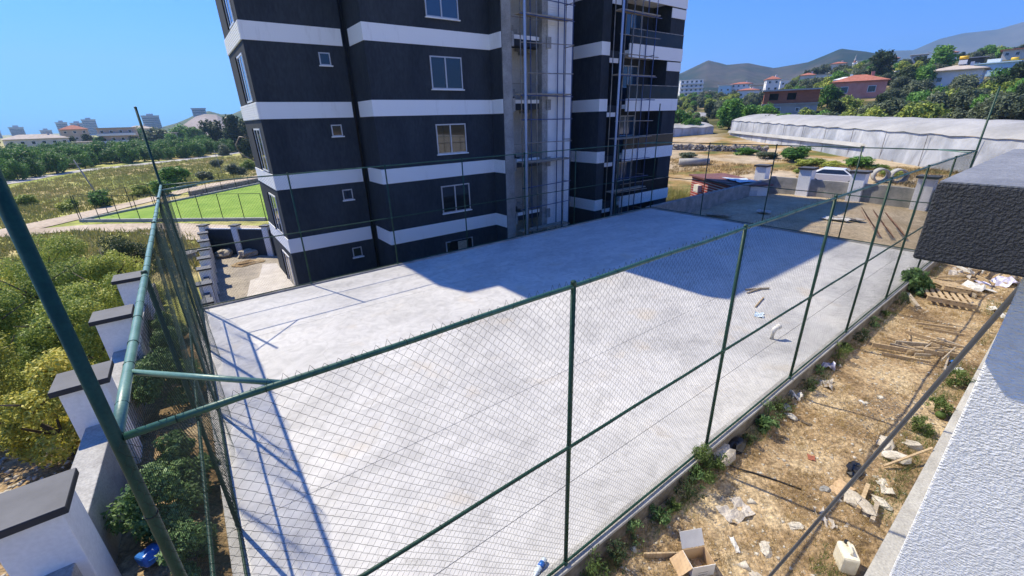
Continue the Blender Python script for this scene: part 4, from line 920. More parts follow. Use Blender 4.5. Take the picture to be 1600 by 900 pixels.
for a in [(-11.9, 1250, 14, 14, 9, 4, 'hazy far tower at the left picture edge'), (-10.6, 1200, 18, 16, 14, 6, 'hazy far tower left of the red-roofed house, standing alone'), (-8.9, 1250, 16, 14, 8, 4, 'low hazy far block between the left towers'), (-7.75, 1150, 15, 16, 20, 7, 'hazy tower just left of the red roof'), (-6.75, 1250, 20, 16, 20, 7, 'wide hazy block behind the red roof'), (-5.9, 1200, 20, 16, 25, 8, 'tallest hazy tower above the pink house'), (-1.35, 1000, 24, 18, 26, 8, 'blue hazy tower block standing alone right of the corner post')]:
    tower(a[6], *a[:6])
x, y = polar(2.75, 905); t = thing('tower_block', 'grey flat-roofed block on top of the quarry hill', 'building', (x, y, 23), -R(2.75))
MB().box(-9.5, 0, -8, 9.5, 12, 11).build('wall', 'tower_grey', t); MB().box(-10.5, -1, 11, 10.5, 13, 12).build('roof', 'wall_grey', t)
for k in range(3): MB().box(-8.5, -0.25, 0.5+3.4*k, 8.5, -0.02, 2.3+3.4*k).build('window_row', 'glass', t)

# right side
house('white five-storey block with long balconies at the foot of the hills', 58.1, 380, 16, 12, 14.2, 5, 'wall_white', 'flat', 'wall_white', 5, 0.1, 14.2, 6, 1.6, 1.5, 0.3, balc=True, name='apartment_building', cat='building')
house('pale blue and white house right of the five-storey block', 61.6, 330, 7.5, 8, 4.6, 1, 'wall_blue', 'flat', 'wall_white', 2, 0, 16.4)
house('white house with rooftop clutter above the bright trees', 63.2, 335, 12, 9, 5.2, 2, 'wall_white', 'hip', 'roof_red', 4, 0, 16.6, rise=1.2)
house('long white single-storey house with reddish roof', 64.0, 262, 9.5, 7, 3.9, 1, 'wall_white', 'hip', 'roof_red', 3, 0.1, 11.2, rise=0.9)
house('narrow white house with red pyramid roof', 66.2, 285, 6.2, 6, 6.2, 2, 'wall_white', 'hip', 'roof_red', 2, 0.2, 14.5, rise=1.6)
house('small beige house with red roof left of the minaret', 69.2, 285, 6.5, 6, 4.6, 1, 'wall_cream', 'hip', 'roof_red', 2, 0, 17.0, rise=1.2)
house('small white house behind the pink house', 70.6, 265, 6.5, 6, 4.0, 1, 'wall_white', 'flat', 'wall_grey', 2, 0, 16.2)
def brick_house():
    x, y = polar(68.15, 128); z = 3.8; t = thing('unfinished_house', 'unfinished house with red brick upper floor and grey ground floor', 'house', (x, y, z), -R(68.15)+0.06)
    MB().box(-5.5, 0, -4, 5.5, 8, 2.5).build('ground_floor', 'wall_grey', t); MB().box(-5.9, -0.35, 2.5, 5.7, 8.2, 2.75).build('floor_slab', 'concrete', t)
    # brick storey built round its openings
    u = MB(); xs = [-5.7, -4.6, -2.7, -0.9, 0.9, 5.4]
    for a, b in ((-5.7, -4.6), (-2.7, -0.9), (0.9, 5.4)): u.box(a, 0, 2.75, b, 0.3, 5.5)
    for a, b in ((-4.6, -2.7), (-0.9, 0.9)): u.box(a, 0, 2.75, b, 0.3, 3.5); u.box(a, 0, 5.0, b, 0.3, 5.5)
    u.box(5.1, 0.3, 2.75, 5.4, 8, 5.5); u.box(-5.7, 0.3, 2.75, -5.4, 8, 5.5); u.build('brick_wall', 'brick_red', t)
    MB().box(-5.3, 7.6, 2.76, 5.0, 7.9, 5.4).build('rear_wall', 'wall_dark', t)
    MB().box(-6.2, -0.6, 5.5, 5.8, 8.5, 5.8).build('roof', 'wall_grey', t)
    for px in (-2.6, 1.6, 3.6):
        a, b = win_meshes(0.8 if px > 0 else 1.6, 0.9 if px > 0 else 1.6); f = place('window', a, t, (px, -0.03, 0.9 if px > 0 else 0.4)); place('pane', b, f)
brick_house()
t = house('pink house with hipped red-brown roof and blue-framed windows', 73.6, 152, 11.5, 9, 4.2, 1, 'wall_pink', 'hip', 'roof_red', 2, 0.05, 7.4, rise=1.7, ww=1.7, wh=1.6)
t = house('white house with broad pale roof and yellow water heater', 80.2, 172, 10.5, 9, 4.2, 1, 'wall_white', 'hip', 'roof_pale', 2, -0.1, 9.6, rise=1.3, over=1.0)
MB().box(-0.2, 3.4, 5.6, 1.4, 4.2, 6.6).build('heater_stand', 'wall_white', t); MB().tube((-0.3, 3.8, 7.2), (1.5, 3.8, 7.2), 0.38, 12).build('water_tank', 'yellow', t, True)
t = house('light blue house with flat roof and yellow tank at the right edge', 82.6, 192, 8.5, 8, 3.6, 1, 'wall_blue', 'flat', 'wall_blue', 2, -0.15, 12.2)
MB().tube((2.0, 3.8, 4.6), (3.5, 3.8, 4.6), 0.36, 12).build('water_tank', 'yellow', t, True); MB().box(-2.5, 2.5, 3.86, 0.2, 4.5, 4.9).build('roof_shed', 'wall_white', t)
house('dark house with thin flat roof above the white one', 81.05, 225, 6.0, 6, 4.0, 1, 'wall_dark', 'flat', 'wall_grey', 2, 0, 15.8, over=0.8)
house('house with flat brown roof on the crest at the right edge', 83.6, 262, 8, 7, 3.0, 1, 'wall_cream', 'flat', 'roof_red', 3, 0, 21.0, over=0.8)
house('small grey and white house alone on the bare crest', 77.5, 305, 6, 6, 3.2, 1, 'wall_grey', 'flat', 'wall_white', 2, 0, 25.2)
for (lb_, az_, r_, w_, h_, wm_, rf_, rm_) in [('small white house low on the right of the five-storey block', 59.9, 350, 6, 4, 'wall_white', 'hip', 'roof_red'), ('cream house just above the long white house', 64.8, 310, 7, 4.5, 'wall_cream', 'flat', 'roof_pale'), ('white cottage with pale roof left of the narrow red-roofed house', 65.2, 345, 7, 4, 'wall_white', 'hip', 'roof_pale'), ('tiny white house right of the narrow red-roofed house', 67.4, 330, 6, 4, 'wall_white', 'flat', 'wall_white'), ('cream house left of the minaret foot', 71.6, 330, 7, 4.5, 'wall_cream', 'hip', 'roof_red'), ('white house right of the minaret foot', 73.6, 340, 6, 4, 'wall_white', 'flat', 'wall_white'), ('pale house high above the pink roof', 75.6, 320, 6, 3.6, 'wall_cream', 'hip', 'roof_red'), ('white hut on the slope between the pink and white houses', 76.8, 200, 4, 2.6, 'wall_white', 'flat', 'wall_white'), ('cream house on the crest left of the dark house', 79.4, 290, 6, 3.4, 'wall_cream', 'hip', 'roof_red')]:
    house(lb_, az_, r_, w_, 6, h_, 1, wm_, rf_, rm_, 2, 0.1, rise=1.0)
house('white-roofed shed behind the pink house', 72.4, 172, 5, 4, 2.6, 1, 'wall_white', 'hip', 'wall_white', 1, 0, 10.5, rise=0.8)
def minaret():
    x, y = polar(72.85, 420); t = thing('minaret', 'slim white minaret with red band and pointed tip', 'minaret', (x, y, 28.5))
    MB().lathe([(1.1, -3), (1.1, 3), (0.85, 3.2), (0.8, 6)], n=12).build('shaft', 'wall_white', t); MB().lathe([(1.25, 6), (1.35, 6.3), (1.35, 7.0), (0.7, 7.01)], n=12).build('gallery', 'wall_white', t)
    MB().lathe([(0.72, 7.0), (0.72, 8.4)], n=12).build('red_band', 'roof_red', t); MB().lathe([(0.75, 8.4), (0.35, 10.3), (0.02, 12.2)], n=12).build('spire', 'wall_grey', t)
minaret()

# hillside trees
rg = np.random.RandomState(21); hp = []
HOUSES = [(58.1, 380, 14), (61.6, 330, 8), (63.2, 335, 10), (64, 262, 9), (66.2, 285, 7), (69.2, 285, 7), (70.6, 265, 7), (68.15, 128, 9), (73.6, 152, 9), (80.2, 172, 9), (82.6, 192, 8), (81.05, 225, 7), (83.6, 262, 8), (77.5, 305, 8), (72.4, 172, 5), (59.9, 350, 7), (64.8, 310, 8), (65.2, 345, 8), (67.4, 330, 7), (71.6, 330, 8), (73.6, 340, 7), (75.6, 320, 7), (76.8, 200, 5), (79.4, 290, 7)]
HX = [(*polar(a, r), d) for a, r, d in HOUSES]
def clear_view(az, r):   # keep sight lines to the house fronts open
    for a, hr, d in HOUSES:
        if r < hr and r > hr-(60 if hr > 240 else 24) and abs(az-a) < math.degrees(d*0.62/hr): return False
    return True
tries = 0
while len(hp) < 270 and tries < 14000:
    tries += 1; az = rg.uniform(55, 87); r = 98+215*rg.rand()**1.45
    if az < 66: r = 125+230*rg.rand()
    x, y = polar(az, r)
    if any((x-a)**2+(y-b)**2 < (d+1.5)**2 for a, b, d in HX) or not clear_view(az, r) or not scatter_ok(hp, x, y, 3.4): continue
    hp.append((x, y))
kinds = [('y', 'grey-green olive tree '), ('o', 'olive brown tree '), ('g', 'bright green tree '), ('d', 'dark green tree ')]
def hill_place(x, y):
    a = math.degrees(math.atan2(x-CAM[0], y-CAM[1])); d = math.hypot(x-CAM[0], y-CAM[1])
    w = 'near the white five-storey block' if a < 61 else 'left of the brick house' if a < 65.5 else 'around the brick house' if a < 70.5 else 'around the pink house' if a < 76 else 'between pink and white house' if a < 79 else 'around the white house' if a < 82 else 'below the light blue house'
    return w+(', low on the slope' if d < 140 else ', halfway up' if d < 200 else ', high on the slope')
for i, (x, y) in enumerate(hp):
    k, lb = kinds[rg.choice(4, p=[0.42, 0.24, 0.2, 0.14])]; lb = lb+hill_place(x, y); pl = PRO[k]; s = rg.uniform(0.65, 1.05)*(0.6 if k == 'd' else 0.75 if k == 'g' else 1)*(0.72 if x < 170 and y > 60 else 1)
    put_tree(pl[i % len(pl)], 'hillside_tree', lb, 'tree', (x, y, hz(x, y)-0.4), rg.rand()*6, s, 'hillside: '+lb)
for i, (az, r, k, s, lb) in enumerate([(74.9, 192, 'd', 1.15, 'big dark spreading tree behind the pink house'), (79.0, 205, 'g', 1.25, 'tall bright green tree left of the dark house'), (78.2, 172, 'g', 0.95, 'bright green tree left of the white house'), (77.0, 168, 'd', 0.7, 'dark green tree between the pink and the white house'), (62.6, 118, 'g', 0.95, 'bright green tree above the left end of the greenhouse'), (64.3, 122, 'g', 0.85, 'bright green tree left of the brick house'), (66.2, 118, 'g', 0.7, 'small bright tree at the foot of the brick house'), (57.2, 112, 'g', 0.75, 'bright green bush beside the building edge on the right'), (58.7, 110, 'g', 0.6, 'green bush left of the small dark fir'), (60.4, 150, 'd', 0.55, 'small dark fir before the pale greenhouse'), (79.4, 101, 'o', 1.0, 'yellowish bush right behind the long greenhouse'), (84.0, 135, 'd', 0.8, 'dark bush at the right picture edge')]):
    x, y = polar(az, r); pl = PRO[k]; put_tree(pl[i % len(pl)], 'tree', lb, 'tree', (x, y, hz(x, y)-0.3), i*1.3, s)

# ------------------------------------------------------------------ greenhouses
def greenhouse(label, A, B, zb, ze0, ze1, rise, depth, fold=True, vent=False):
    A = Vector((A[0], A[1], 0)); B_ = Vector((B[0], B[1], 0)); d = B_-A; L_ = d.length; u = d.normalized(); nv = Vector((u.y, -u.x, 0))
    if nv.dot(Vector((CAM[0], CAM[1], 0))-A) < 0: nv = -nv          # nv points to the court
    t = thing('greenhouse', label, 'greenhouse', (A.x, A.y, zb))
    n = 60; rgn = np.random.RandomState(int(A.x)); V = []; F = []
    m_ = 12
    for i in range(n+1):
        s = i/n; ze = ze0+(ze1-ze0)*s
        for j in range(m_+1):
            q = j/m_; z = (ze-zb)*q
            w = 0.22*float(fbm(np.array([s*L_/1.8]), np.array([q*1.6]))[0])+0.35*(1-q)
            p = u*(s*L_)+nv*w; V.append((p.x, p.y, z-0.6*(j == 0)))
    for i in range(n):
        for j in range(m_): a = i*(m_+1)+j; F.append((a, a+m_+1, a+m_+2, a+1))
    place('side_film', np_mesh('side_film', V, F, 'film_grey', True), t)
    V = []; F = []; k = 14
    for i in range(n+1):
        s = i/n; ze = ze0+(ze1-ze0)*s+0.08*math.sin(s*L_*1.6)
        for j in range(k+1):
            q = j/k; p = u*(s*L_)-nv*(q*depth-0.15); zz = ze-zb+rise*math.sin(math.pi*min(q*1.0, 1))**0.75+0.05*float(fbm(np.array([s*L_/2]), np.array([q*5]))[0])
            V.append((p.x, p.y, zz))
    for i in range(n):
        for j in range(k): a = i*(k+1)+j; F.append((a, a+1, a+k+2, a+k+1))
    place('roof_film', np_mesh('roof_film', V, F, 'film_white', True), t)
    for s in (0, 1):      # closed ends and back
        p = u*(s*L_); ze = (ze0 if s == 0 else ze1)-zb; mb = MB(); pts_ = []
        for j in range(k+1):
            q = j/k; r_ = p-nv*(q*depth-0.15); pts_.append((r_.x, r_.y, ze+rise*math.sin(math.pi*q)**0.75-0.02))
        r0 = p+nv*0.15; r1 = p-nv*(depth-0.15)
        mb.add(pts_+[(r1.x, r1.y, -0.5), (r0.x, r0.y, -0.5)], [tuple(range(k+3))]); mb.build('end_film', 'film_grey', t)
    if fold:
        mb = MB(); 
        for i in range(24):
            s0, s1 = i/24*0.62, (i+1)/24*0.62; z0 = (ze0-zb)*0.56-0.5*s0; z1 = (ze0-zb)*0.56-0.5*s1
            p0 = u*(s0*L_)+nv*0.35; p1 = u*(s1*L_)+nv*0.35; q0 = u*(s0*L_)+nv*0.6; q1 = u*(s1*L_)+nv*0.6
            mb.add([(p0.x, p0.y, z0+0.25), (p1.x, p1.y, z1+0.25), (q1.x, q1.y, z1-0.2), (q0.x, q0.y, z0-0.2)], [(0, 1, 2, 3)])
        mb.build('film_fold', 'film_white', t)
    for i in range(1, 12):
        s = i/12; ze = ze0+(ze1-ze0)*s-zb; p = u*(s*L_)+nv*0.28; MB().tube((p.x, p.y, -0.3), (p.x, p.y, ze), 0.03, 6).build('post', 'scaffold_grey', t)
    if vent:
        p = u*(0.90*L_)-nv*0.35; q = u*(0.955*L_)-nv*0.35; e = ze1-zb; MB().bar((p.x, p.y, e+0.22), (q.x, q.y, e+0.20), 0.9, 0.35).build('vent_opening', 'dark_void', t)
    return t
greenhouse('very long white plastic greenhouse below the hillside', (95, 46), (48.5, -4.5), -1.6, 3.3, 2.1, 1.1, 11, True, True)
greenhouse('shorter greenhouse at the left end of the long one', (78, 62), (96, 50.5), -1.6, 1.9, 2.1, 0.9, 12, False)
greenhouse('pale greenhouse farther up the valley beside the white block', (118, 92), (146, 70), -0.5, 4.2, 3.6, 1.4, 14, False)

# stone wall and scrub at the foot of the greenhouse
def rubble_wall():
    t = thing('rubble_wall', 'long dark rubble stone wall at the edge of the sandy lot', 'wall', (70, 46, -1.35)); rgn = random.Random(4); mb = MB()
    for i in range(700):
        s = rgn.random(); x = 66.5+s*3.0; y = 46-s*19; z = rgn.random()*1.35
        M = Euler((rgn.random(), rgn.random(), rgn.random()*3)).to_matrix(); sz = rgn.uniform(0.25, 0.55)
        mb.obox((x-70+rgn.uniform(-.25, .25), y-46, z), (sz*1.2, sz, sz*0.8), M)
    o = mb.build('stones', 'rubble', t); o['kind'] = 'stuff'
rubble_wall()
for i, (az, r, s, lb) in enumerate([(69.5, 66, 0.55, 'green bush in front of the greenhouse wall'), (71.2, 62, 0.5, 'bright green bush at the foot of the greenhouse'), (67.0, 68, 0.42, 'dry brown scrub near the rubble wall'), (73.2, 60, 0.42, 'brown scrub in front of the greenhouse film'), (75.4, 57, 0.4, 'dry scrub right of the green bushes'), (78.0, 52, 0.35, 'low green scrub behind the concrete rings'), (58.6, 68, 0.42, 'green scrub beside the building at the rubble wall'), (76.8, 56, 0.32, 'small green scrub under the grey film'), (64.8, 72, 0.35, 'dry scrub on top of the rubble wall'), (70.4, 58, 0.3, 'low green tuft in the sandy lot')]):
    x, y = polar(az, r); t = thing('shrub', lb, 'bush', (x, y, hz(x, y)-0.1), i, None, (s*1.25, s*1.1, s*0.42)); place('foliage', PRO['goyogoyogo'[i]][i % 2][0], t)
pl = []; rg = np.random.RandomState(19)
while len(pl) < 1500:
    az = rg.uniform(56, 86); r = rg.uniform(38, 72); x, y = polar(az, r)
    if x < 38.5 and y < 14: continue
    if fbm(np.array([x/9.0]), np.array([y/9.0]))[0] < 0.02: continue
    pl.append((x, y, hz(x, y)-0.03))
tufts('dry_lot_grass', 'dry orange grass patches on the sandy lot before the greenhouse', pl, 0.3, 9, 'straw', 0.03, 5)
pl = [(rg.uniform(30.5, 39), rg.uniform(17.5, 26), 0) for _ in range(420)]; pl = [(x, y, hz(x, y)) for x, y, _ in pl]
tufts('lot_weeds', 'green and dry weeds between the building corner and the red hut', pl, 0.7, 12, 'field_tuft', 0.025, 6)

# ------------------------------------------------------------------ red hut, car, rings, pipe
def hut():
    t = thing('site_hut', 'red and white striped site hut with brown roof and pale blue sheet', 'hut', (32.5, 13.15, -2.5), R(56))
    L_, W_, h = 6.6, 2.7, 2.3
    MB().box(0, -W_, -0.1, L_, 0, h).build('wall', 'hut_white', t)
    for k in range(11): MB().box(-0.02, 0.002, 0.05+k*0.205, L_+0.02, 0.035, 0.17+k*0.205).build('red_strip', 'hut_red', t)
    MB().box(-0.2, -W_-0.2, h, L_+0.2, 0.25, h+0.12).build('roof', 'hut_roof', t)
    g = MB(); n = 8
    for i in range(n+1):
        for j in range(5): g.v.append((0.6+i*0.32, -2.5+j*0.42+0.1*math.sin(i*1.7), h+0.16+0.05*math.sin(i*2.1+j)+0.02*j))
    for i in range(n):
        for j in range(4): a = i*5+j; g.f.append((a, a+5, a+6, a+1))
    g.build('roof_sheet', 'tarp_blue', t)
    MB().box(4.6, 0.04, 1.2, 5.4, 0.38, 1.75).build('air_conditioner', 'pvc_white', t)
    MB().box(-0.03, -1.9, 0.1, -0.002, -1.0, 2.0).build('door', 'alu_frame', t)
hut()
def car():
    x, y, z = 44.2, 10.5, -1.05; z = hz(x, y)-0.12; t = thing('parked_car', 'white car parked behind the end yard wall', 'car', (x, y, z), R(100))
    prof = [(-2.1, 0.35), (-2.15, 0.75), (-1.85, 0.95), (-1.2, 1.0), (-0.6, 1.42), (0.9, 1.46), (1.6, 1.05), (2.1, 0.98), (2.15, 0.45), (2.0, 0.32)]
    def shell(hw, inset):
        n = len(prof); vs = []
        for sx in (-1, 1):
            for a, b in prof: vs.append((a, sx*(hw-(0.16 if b > 1.2 else 0)), b))
        return MB().add(vs, [tuple(range(n)), tuple(range(2*n-1, n-1, -1))]+[(i, n+i, n+(i+1) % n, (i+1) % n) for i in range(n)])
    shell(0.88, 0).build('body', 'car_white', t, bevel=0.05)
    MB().add([(-1.0, -0.84, 1.06), (1.4, -0.84, 1.06), (0.82, -0.72, 1.38), (-0.55, -0.72, 1.38), (-1.0, -0.885, 1.06), (1.4, -0.885, 1.06), (0.82, -0.775, 1.38), (-0.55, -0.775, 1.38)], [(0, 1, 2, 3), (7, 6, 5, 4), (0, 4, 5, 1), (3, 2, 6, 7), (1, 5, 6, 2), (0, 3, 7, 4)]).build('side_window', 'glass', t)
    MB().add([(-1.0, 0.885, 1.06), (1.4, 0.885, 1.06), (0.82, 0.775, 1.38), (-0.55, 0.775, 1.38), (-1.0, 0.84, 1.06), (1.4, 0.84, 1.06), (0.82, 0.72, 1.38), (-0.55, 0.72, 1.38)], [(0, 1, 2, 3), (7, 6, 5, 4), (0, 4, 5, 1), (3, 2, 6, 7), (1, 5, 6, 2), (0, 3, 7, 4)]).build('side_window', 'glass', t)
    MB().add([(-1.22, -0.66, 1.03), (-1.22, 0.66, 1.03), (-0.66, 0.6, 1.41), (-0.66, -0.6, 1.41), (-1.26, -0.68, 1.07), (-1.26, 0.68, 1.07), (-0.70, 0.6, 1.45), (-0.70, -0.6, 1.45)], [(0, 1, 2, 3), (7, 6, 5, 4), (0, 4, 5, 1), (3, 2, 6, 7), (1, 5, 6, 2), (0, 3, 7, 4)]).build('windscreen', 'glass', t)
    for wx in (-1.3, 1.3):
        for sy in (-0.8, 0.8):
            w = MB().tube((wx, sy-0.1, 0.33), (wx, sy+0.1, 0.33), 0.33, 16).build('wheel', 'rubber', t, True); MB().tube((wx, sy-0.105, 0.33), (wx, sy+0.105, 0.33), 0.19, 12).build('rim', 'scaffold_grey', w)
car()
def ring(label, x, y):
    z = hz(x, y); t = tag(MB().add(*ring_geo(0.58, 0.46, 0.8)).build('concrete_ring', 'concrete', None, True, 0, (x, y, z+0.58), (math.pi/2, 0, R(-60))), label, 'ring')
def ring_geo(ro, ri, h, n=24):
    vs = []
    for r, z in ((ro, 0), (ro, h), (ri, h), (ri, 0)):
        for k in range(n): vs.append((r*math.cos(6.2832*k/n), r*math.sin(6.2832*k/n), z))
    fs = []
    for i in range(4):
        for k in range(n): fs.append((i*n+k, i*n+(k+1) % n, ((i+1) % 4)*n+(k+1) % n, ((i+1) % 4)*n+k))
    return vs, fs
ring('concrete well ring standing on edge, the left of two', 47.6, 8.4); ring('concrete well ring standing on edge, the right of two', 47.9, 7.3)
x, y = 54.5, 29.5; tag(MB().tube((-1.2, 1.4, 0.45), (1.2, -1.4, 0.45), 0.45, 18).build('concrete_pipe', 'concrete', None, True, 0, (x, y, hz(x, y))), 'pale concrete pipe lying in the sandy lot behind the hut', 'pipe')
# rubbish at the end yard
rg = random.Random(6)
def slabish(name, label, cat, x, y, z, sx, sy, sz, m, rz=0, tilt=0.0, group=None, wav=0.0):
    """thin bent sheet with real thickness"""
    n = 7; top = []
    for i in range(n):
        for j in range(n):
            a = (i/(n-1)-0.5)*sx; b = (j/(n-1)-0.5)*sy; e = 0.06*rg.uniform(-1, 1)
            if i in (0, n-1): a += e*sx
            if j in (0, n-1): b += e*sy
            top.append((a, b, wav*rg.uniform(-1, 1)+wav*math.sin(i*1.3+j*0.9)))
    vs = [(a, b, c+sz) for a, b, c in top]+[(a, b, c) for a, b, c in top]; N_ = n*n; fs = []
    for i in range(n-1):
        for j in range(n-1):
            p = i*n+j; fs.append((p, p+n, p+n+1, p+1)); fs.append((N_+p, N_+p+1, N_+p+n+1, N_+p+n))
    rim = [i*n for i in range(n)]+[(n-1)*n+j for j in range(1, n)]+[i*n+n-1 for i in range(n-2, -1, -1)]+[j for j in range(n-2, 0, -1)]
    for a, b in zip(rim, rim[1:]+rim[:1]): fs.append((a, N_+a, N_+b, b))
    mb = MB().add(vs, fs); o = mb.build(name, m, None, False, 0, (x, y, z), (tilt, tilt*0.6, rz)); return tag(o, label, cat, group)
for i, (x, y, m, lb) in enumerate([(29.5, 5.6, 'paper_white', 'white torn sheet on the sunlit sand of the end yard'), (30.2, 5.2, 'grey_board', 'grey board on the sunlit sand of the end yard'), (26.0, 10.6, 'timber_grey', 'old board in the shaded end yard near the retaining wall'), (28.8, 9.2, 'grey_board', 'grey sheet in the shaded end yard'), (24.5, 8.4, 'timber_grey', 'broken board on the earth heap by the end fence')]):
    slabish('loose_sheet', lb, 'sheet', x, y, -0.9, rg.uniform(0.8, 1.6), rg.uniform(0.4, 0.8), 0.03, m, rg.uniform(0, 3), 0.08, None, 0.03)
def rebar():
    t = thing('rebar_mats', 'rusty steel bar mats propped up in the end yard', 'rebar', (27.4, 2.0, -1.0), 0.35)
    for m_ in range(3):
        for k in range(5): MB().tube((k*0.5, m_*0.5, 0.02), (k*0.5+0.1, m_*0.5+0.8, 0.85+0.1*m_), 0.014, 6).build('bar', 'rust', t)
        for k in range(4): MB().tube((-0.1, m_*0.5+k*0.25, k*0.26+0.05), (2.2, m_*0.5+k*0.25, k*0.26+0.08), 0.014, 6).build('bar', 'rust', t)
rebar()

# ------------------------------------------------------------------ left yard contents
struct(MB().prism([(1.3, 19.5), (2.0, 23.4), (2.45, 23.6), (3.0, 26.2), (3.7, 25.8), (3.7, 19.5)], -3.02, -2.86).build('yard_paving', 'paving'))
grid_ground('yard_ground', 0.2, 6.4, 13, 31.0, 0.25, lambda X, Y: -2.93+0.06*fbm(X/1.2, Y/1.2), 'yard_gravel')
def boulder(name, label, cat, x, y, z, sx, sy, sz, m, seed, group=None, rz=0):
    rgb = np.random.RandomState(seed); n = 10; k = 7; vs = []
    for j in range(k):
        ph = -math.pi/2+math.pi*j/(k-1)
        for i in range(n):
            th = 6.2832*i/n; q = 1+0.22*rgb.normal(); q = min(max(q, 0.7), 1.3)
            if j in (0, k-1): q = 1
            c = math.copysign(abs(math.cos(ph))**0.6, 1)
            vs.append((sx*c*math.cos(th)*q, sy*c*math.sin(th)*q, sz*math.sin(ph)*(0.9+0.2*rgb.rand())+sz*0.55))
    fs = []
    for j in range(k-1):
        for i in range(n): fs.append((j*n+i, j*n+(i+1) % n, (j+1)*n+(i+1) % n, (j+1)*n+i))
    o = MB().add(vs, fs).build(name, m, None, False, 0, (x, y, z), (0, 0, rz)); return tag(o, label, cat, group)
boulder('stone_block', 'rounded pale stone block against the dark wall, left one', 'stone', 1.35, 29.9, -2.9, 0.5, 0.4, 0.3, 'stone', 1); boulder('stone_block', 'pale stone block at the foot of the middle yard pillar', 'stone', 2.5, 29.0, -2.9, 0.6, 0.4, 0.28, 'stone', 2)
boulder('earth_heap', 'small brown earth heap in the paved yard', 'heap', 2.3, 27.2, -2.98, 0.8, 0.5, 0.13, 'soil', 3); boulder('rubble_block', 'grey concrete lump on the path outside the yard wall', 'stone', -0.6, 31.5, -3.0, 0.6, 0.5, 0.35, 'grey_concrete', 4)

# ------------------------------------------------------------------ things on the slab
def bottle(x, y):
    t = thing('water_bottle', 'clear plastic bottle with blue label lying on the slab by the first post', 'bottle', (x, y, 0.035), R(200))
    pr = [(0.012, 0), (0.034, 0.01), (0.034, 0.14), (0.03, 0.16), (0.034, 0.18), (0.033, 0.2), (0.013, 0.25), (0.013, 0.27)]
    b = MB().lathe(pr, n=14).build('body', 'plastic_clear', t, True, 0, None, (0, math.pi/2, 0)); MB().tube((0.06, 0, 0), (0.13, 0, 0), 0.0355, 14).build('label', 'plastic_blue', t, True)
    MB().tube((0.27, 0, 0), (0.29, 0, 0), 0.016, 10).build('cap', 'plastic_blue', t)
bottle(2.86, 0.2)
t = thing('pipe_stub', 'white plastic pipe elbow standing up from the slab', 'pipe', (10.45, 0.95, 0)); MB().path([(0, 0, -0.02), (0, 0, 0.2), (0.03, -0.01, 0.26), (0.11, -0.04, 0.29)], 0.055, 14).build('elbow', 'pvc_white', t, True); MB().tube((0.1, -0.036, 0.287), (0.15, -0.05, 0.30), 0.065, 14).build('socket', 'pvc_white', t, True)
def plank(label, p, q, w, h, m, group=None, cat='plank', name='plank'):
    a, b = Vector(p), Vector(q); o = MB().obox((0, 0, 0), (h, w, (b-a).length)).build(name, m, None, False, 0.003, (a+b)/2, (b-a).to_track_quat('Z', 'Y').to_euler()); return tag(o, label, cat, group)
plank('brown batten lying on the slab beyond the fence', (11.9, 2.0, 0.02), (12.7, 2.15, 0.02), 0.05, 0.025, 'timber'); plank('short timber strip on the slab at the shadow edge', (12.9, 2.75, 0.02), (13.5, 2.35, 0.03), 0.07, 0.03, 'timber_grey'); plank('second timber strip at the shadow edge on the slab', (12.7, 2.6, 0.02), (13.3, 2.5, 0.05), 0.05, 0.03, 'timber_grey')
slabish('cloth', 'small blue and white cloth on the slab near the pipe stub', 'cloth', 11.5, 1.72, 0.01, 0.3, 0.2, 0.012, 'tarp_blue', 0.4, 0.02, None, 0.02)

# ------------------------------------------------------------------ rubbish on the dirt strip
def on(x, y): return dz1(x, y)
def carton(x, y):
    z = on(x, y); t = thing('cardboard_box', 'open cardboard box with white outside on the dirt by the fence', 'box', (x, y, z-0.01), R(-28)); a, b, h, w = 0.15, 0.12, 0.2, 0.006
    for nm, m, bx in (('side', 'cardboard_white', (-a, -b, 0, a, -b+w, h)), ('side', 'cardboard', (-a, b-w, 0, a, b, h)), ('side', 'cardboard_white', (-a, -b+w, 0, -a+w, b-w, h)), ('side', 'cardboard', (a-w, -b+w, 0, a, b-w, h)), ('bottom', 'cardboard', (-a+w, -b+w, 0.002, a-w, b-w, 0.01))): MB().box(*bx).build(nm, m, t)
    MB().obox((0, 0.11, 0), (2*a, 0.2, w), None).build('flap', 'cardboard_white', t, False, 0, (0, b, h), (R(58), 0, 0)); MB().obox((-0.1, 0, 0), (0.2, 2*b, w), None).build('flap', 'cardboard', t, False, 0, (-a, 0, h), (0, R(-38), 0))
    MB().box(-0.06, -b-0.002, 0.05, 0.06, -b-0.001, 0.055).box(-0.06, -b-0.002, 0.09, 0.06, -b-0.001, 0.095).build('printed_mark', 'plastic_black', t)
carton(4.47, -0.83)
plank('light timber board beside the cardboard box', (4.02, -0.36, on(4.02, -.36)+0.03), (4.42, -0.62, on(4.42, -.62)+0.03), 0.085, 0.022, 'timber')
def jerrycan(name, label, x, y, z, m, capm, rz, s=1.0, lie=0.0):
    t = thing(name, label, 'canister', (x, y, z), rz, None, (s, s, s)); MB().box(-0.13, -0.09, 0, 0.13, 0.09, 0.28).build('body', m, t, bevel=0.035)
    MB().path([(-0.07, 0, 0.27), (-0.07, 0, 0.33), (0.06, 0, 0.33), (0.06, 0, 0.27)], 0.016, 8).build('handle', m, t, True); MB().tube((0.1, 0, 0.27), (0.1, 0, 0.31), 0.026, 12).build('cap', capm, t); t.rotation_euler = (lie, 0, rz); return t
jerrycan('canister', 'cream plastic canister standing beside the concrete ledge', 5.9, -1.93, on(5.9, -1.93)-0.02, 'plastic_cream', 'plastic_black', 0.6, 1.0)
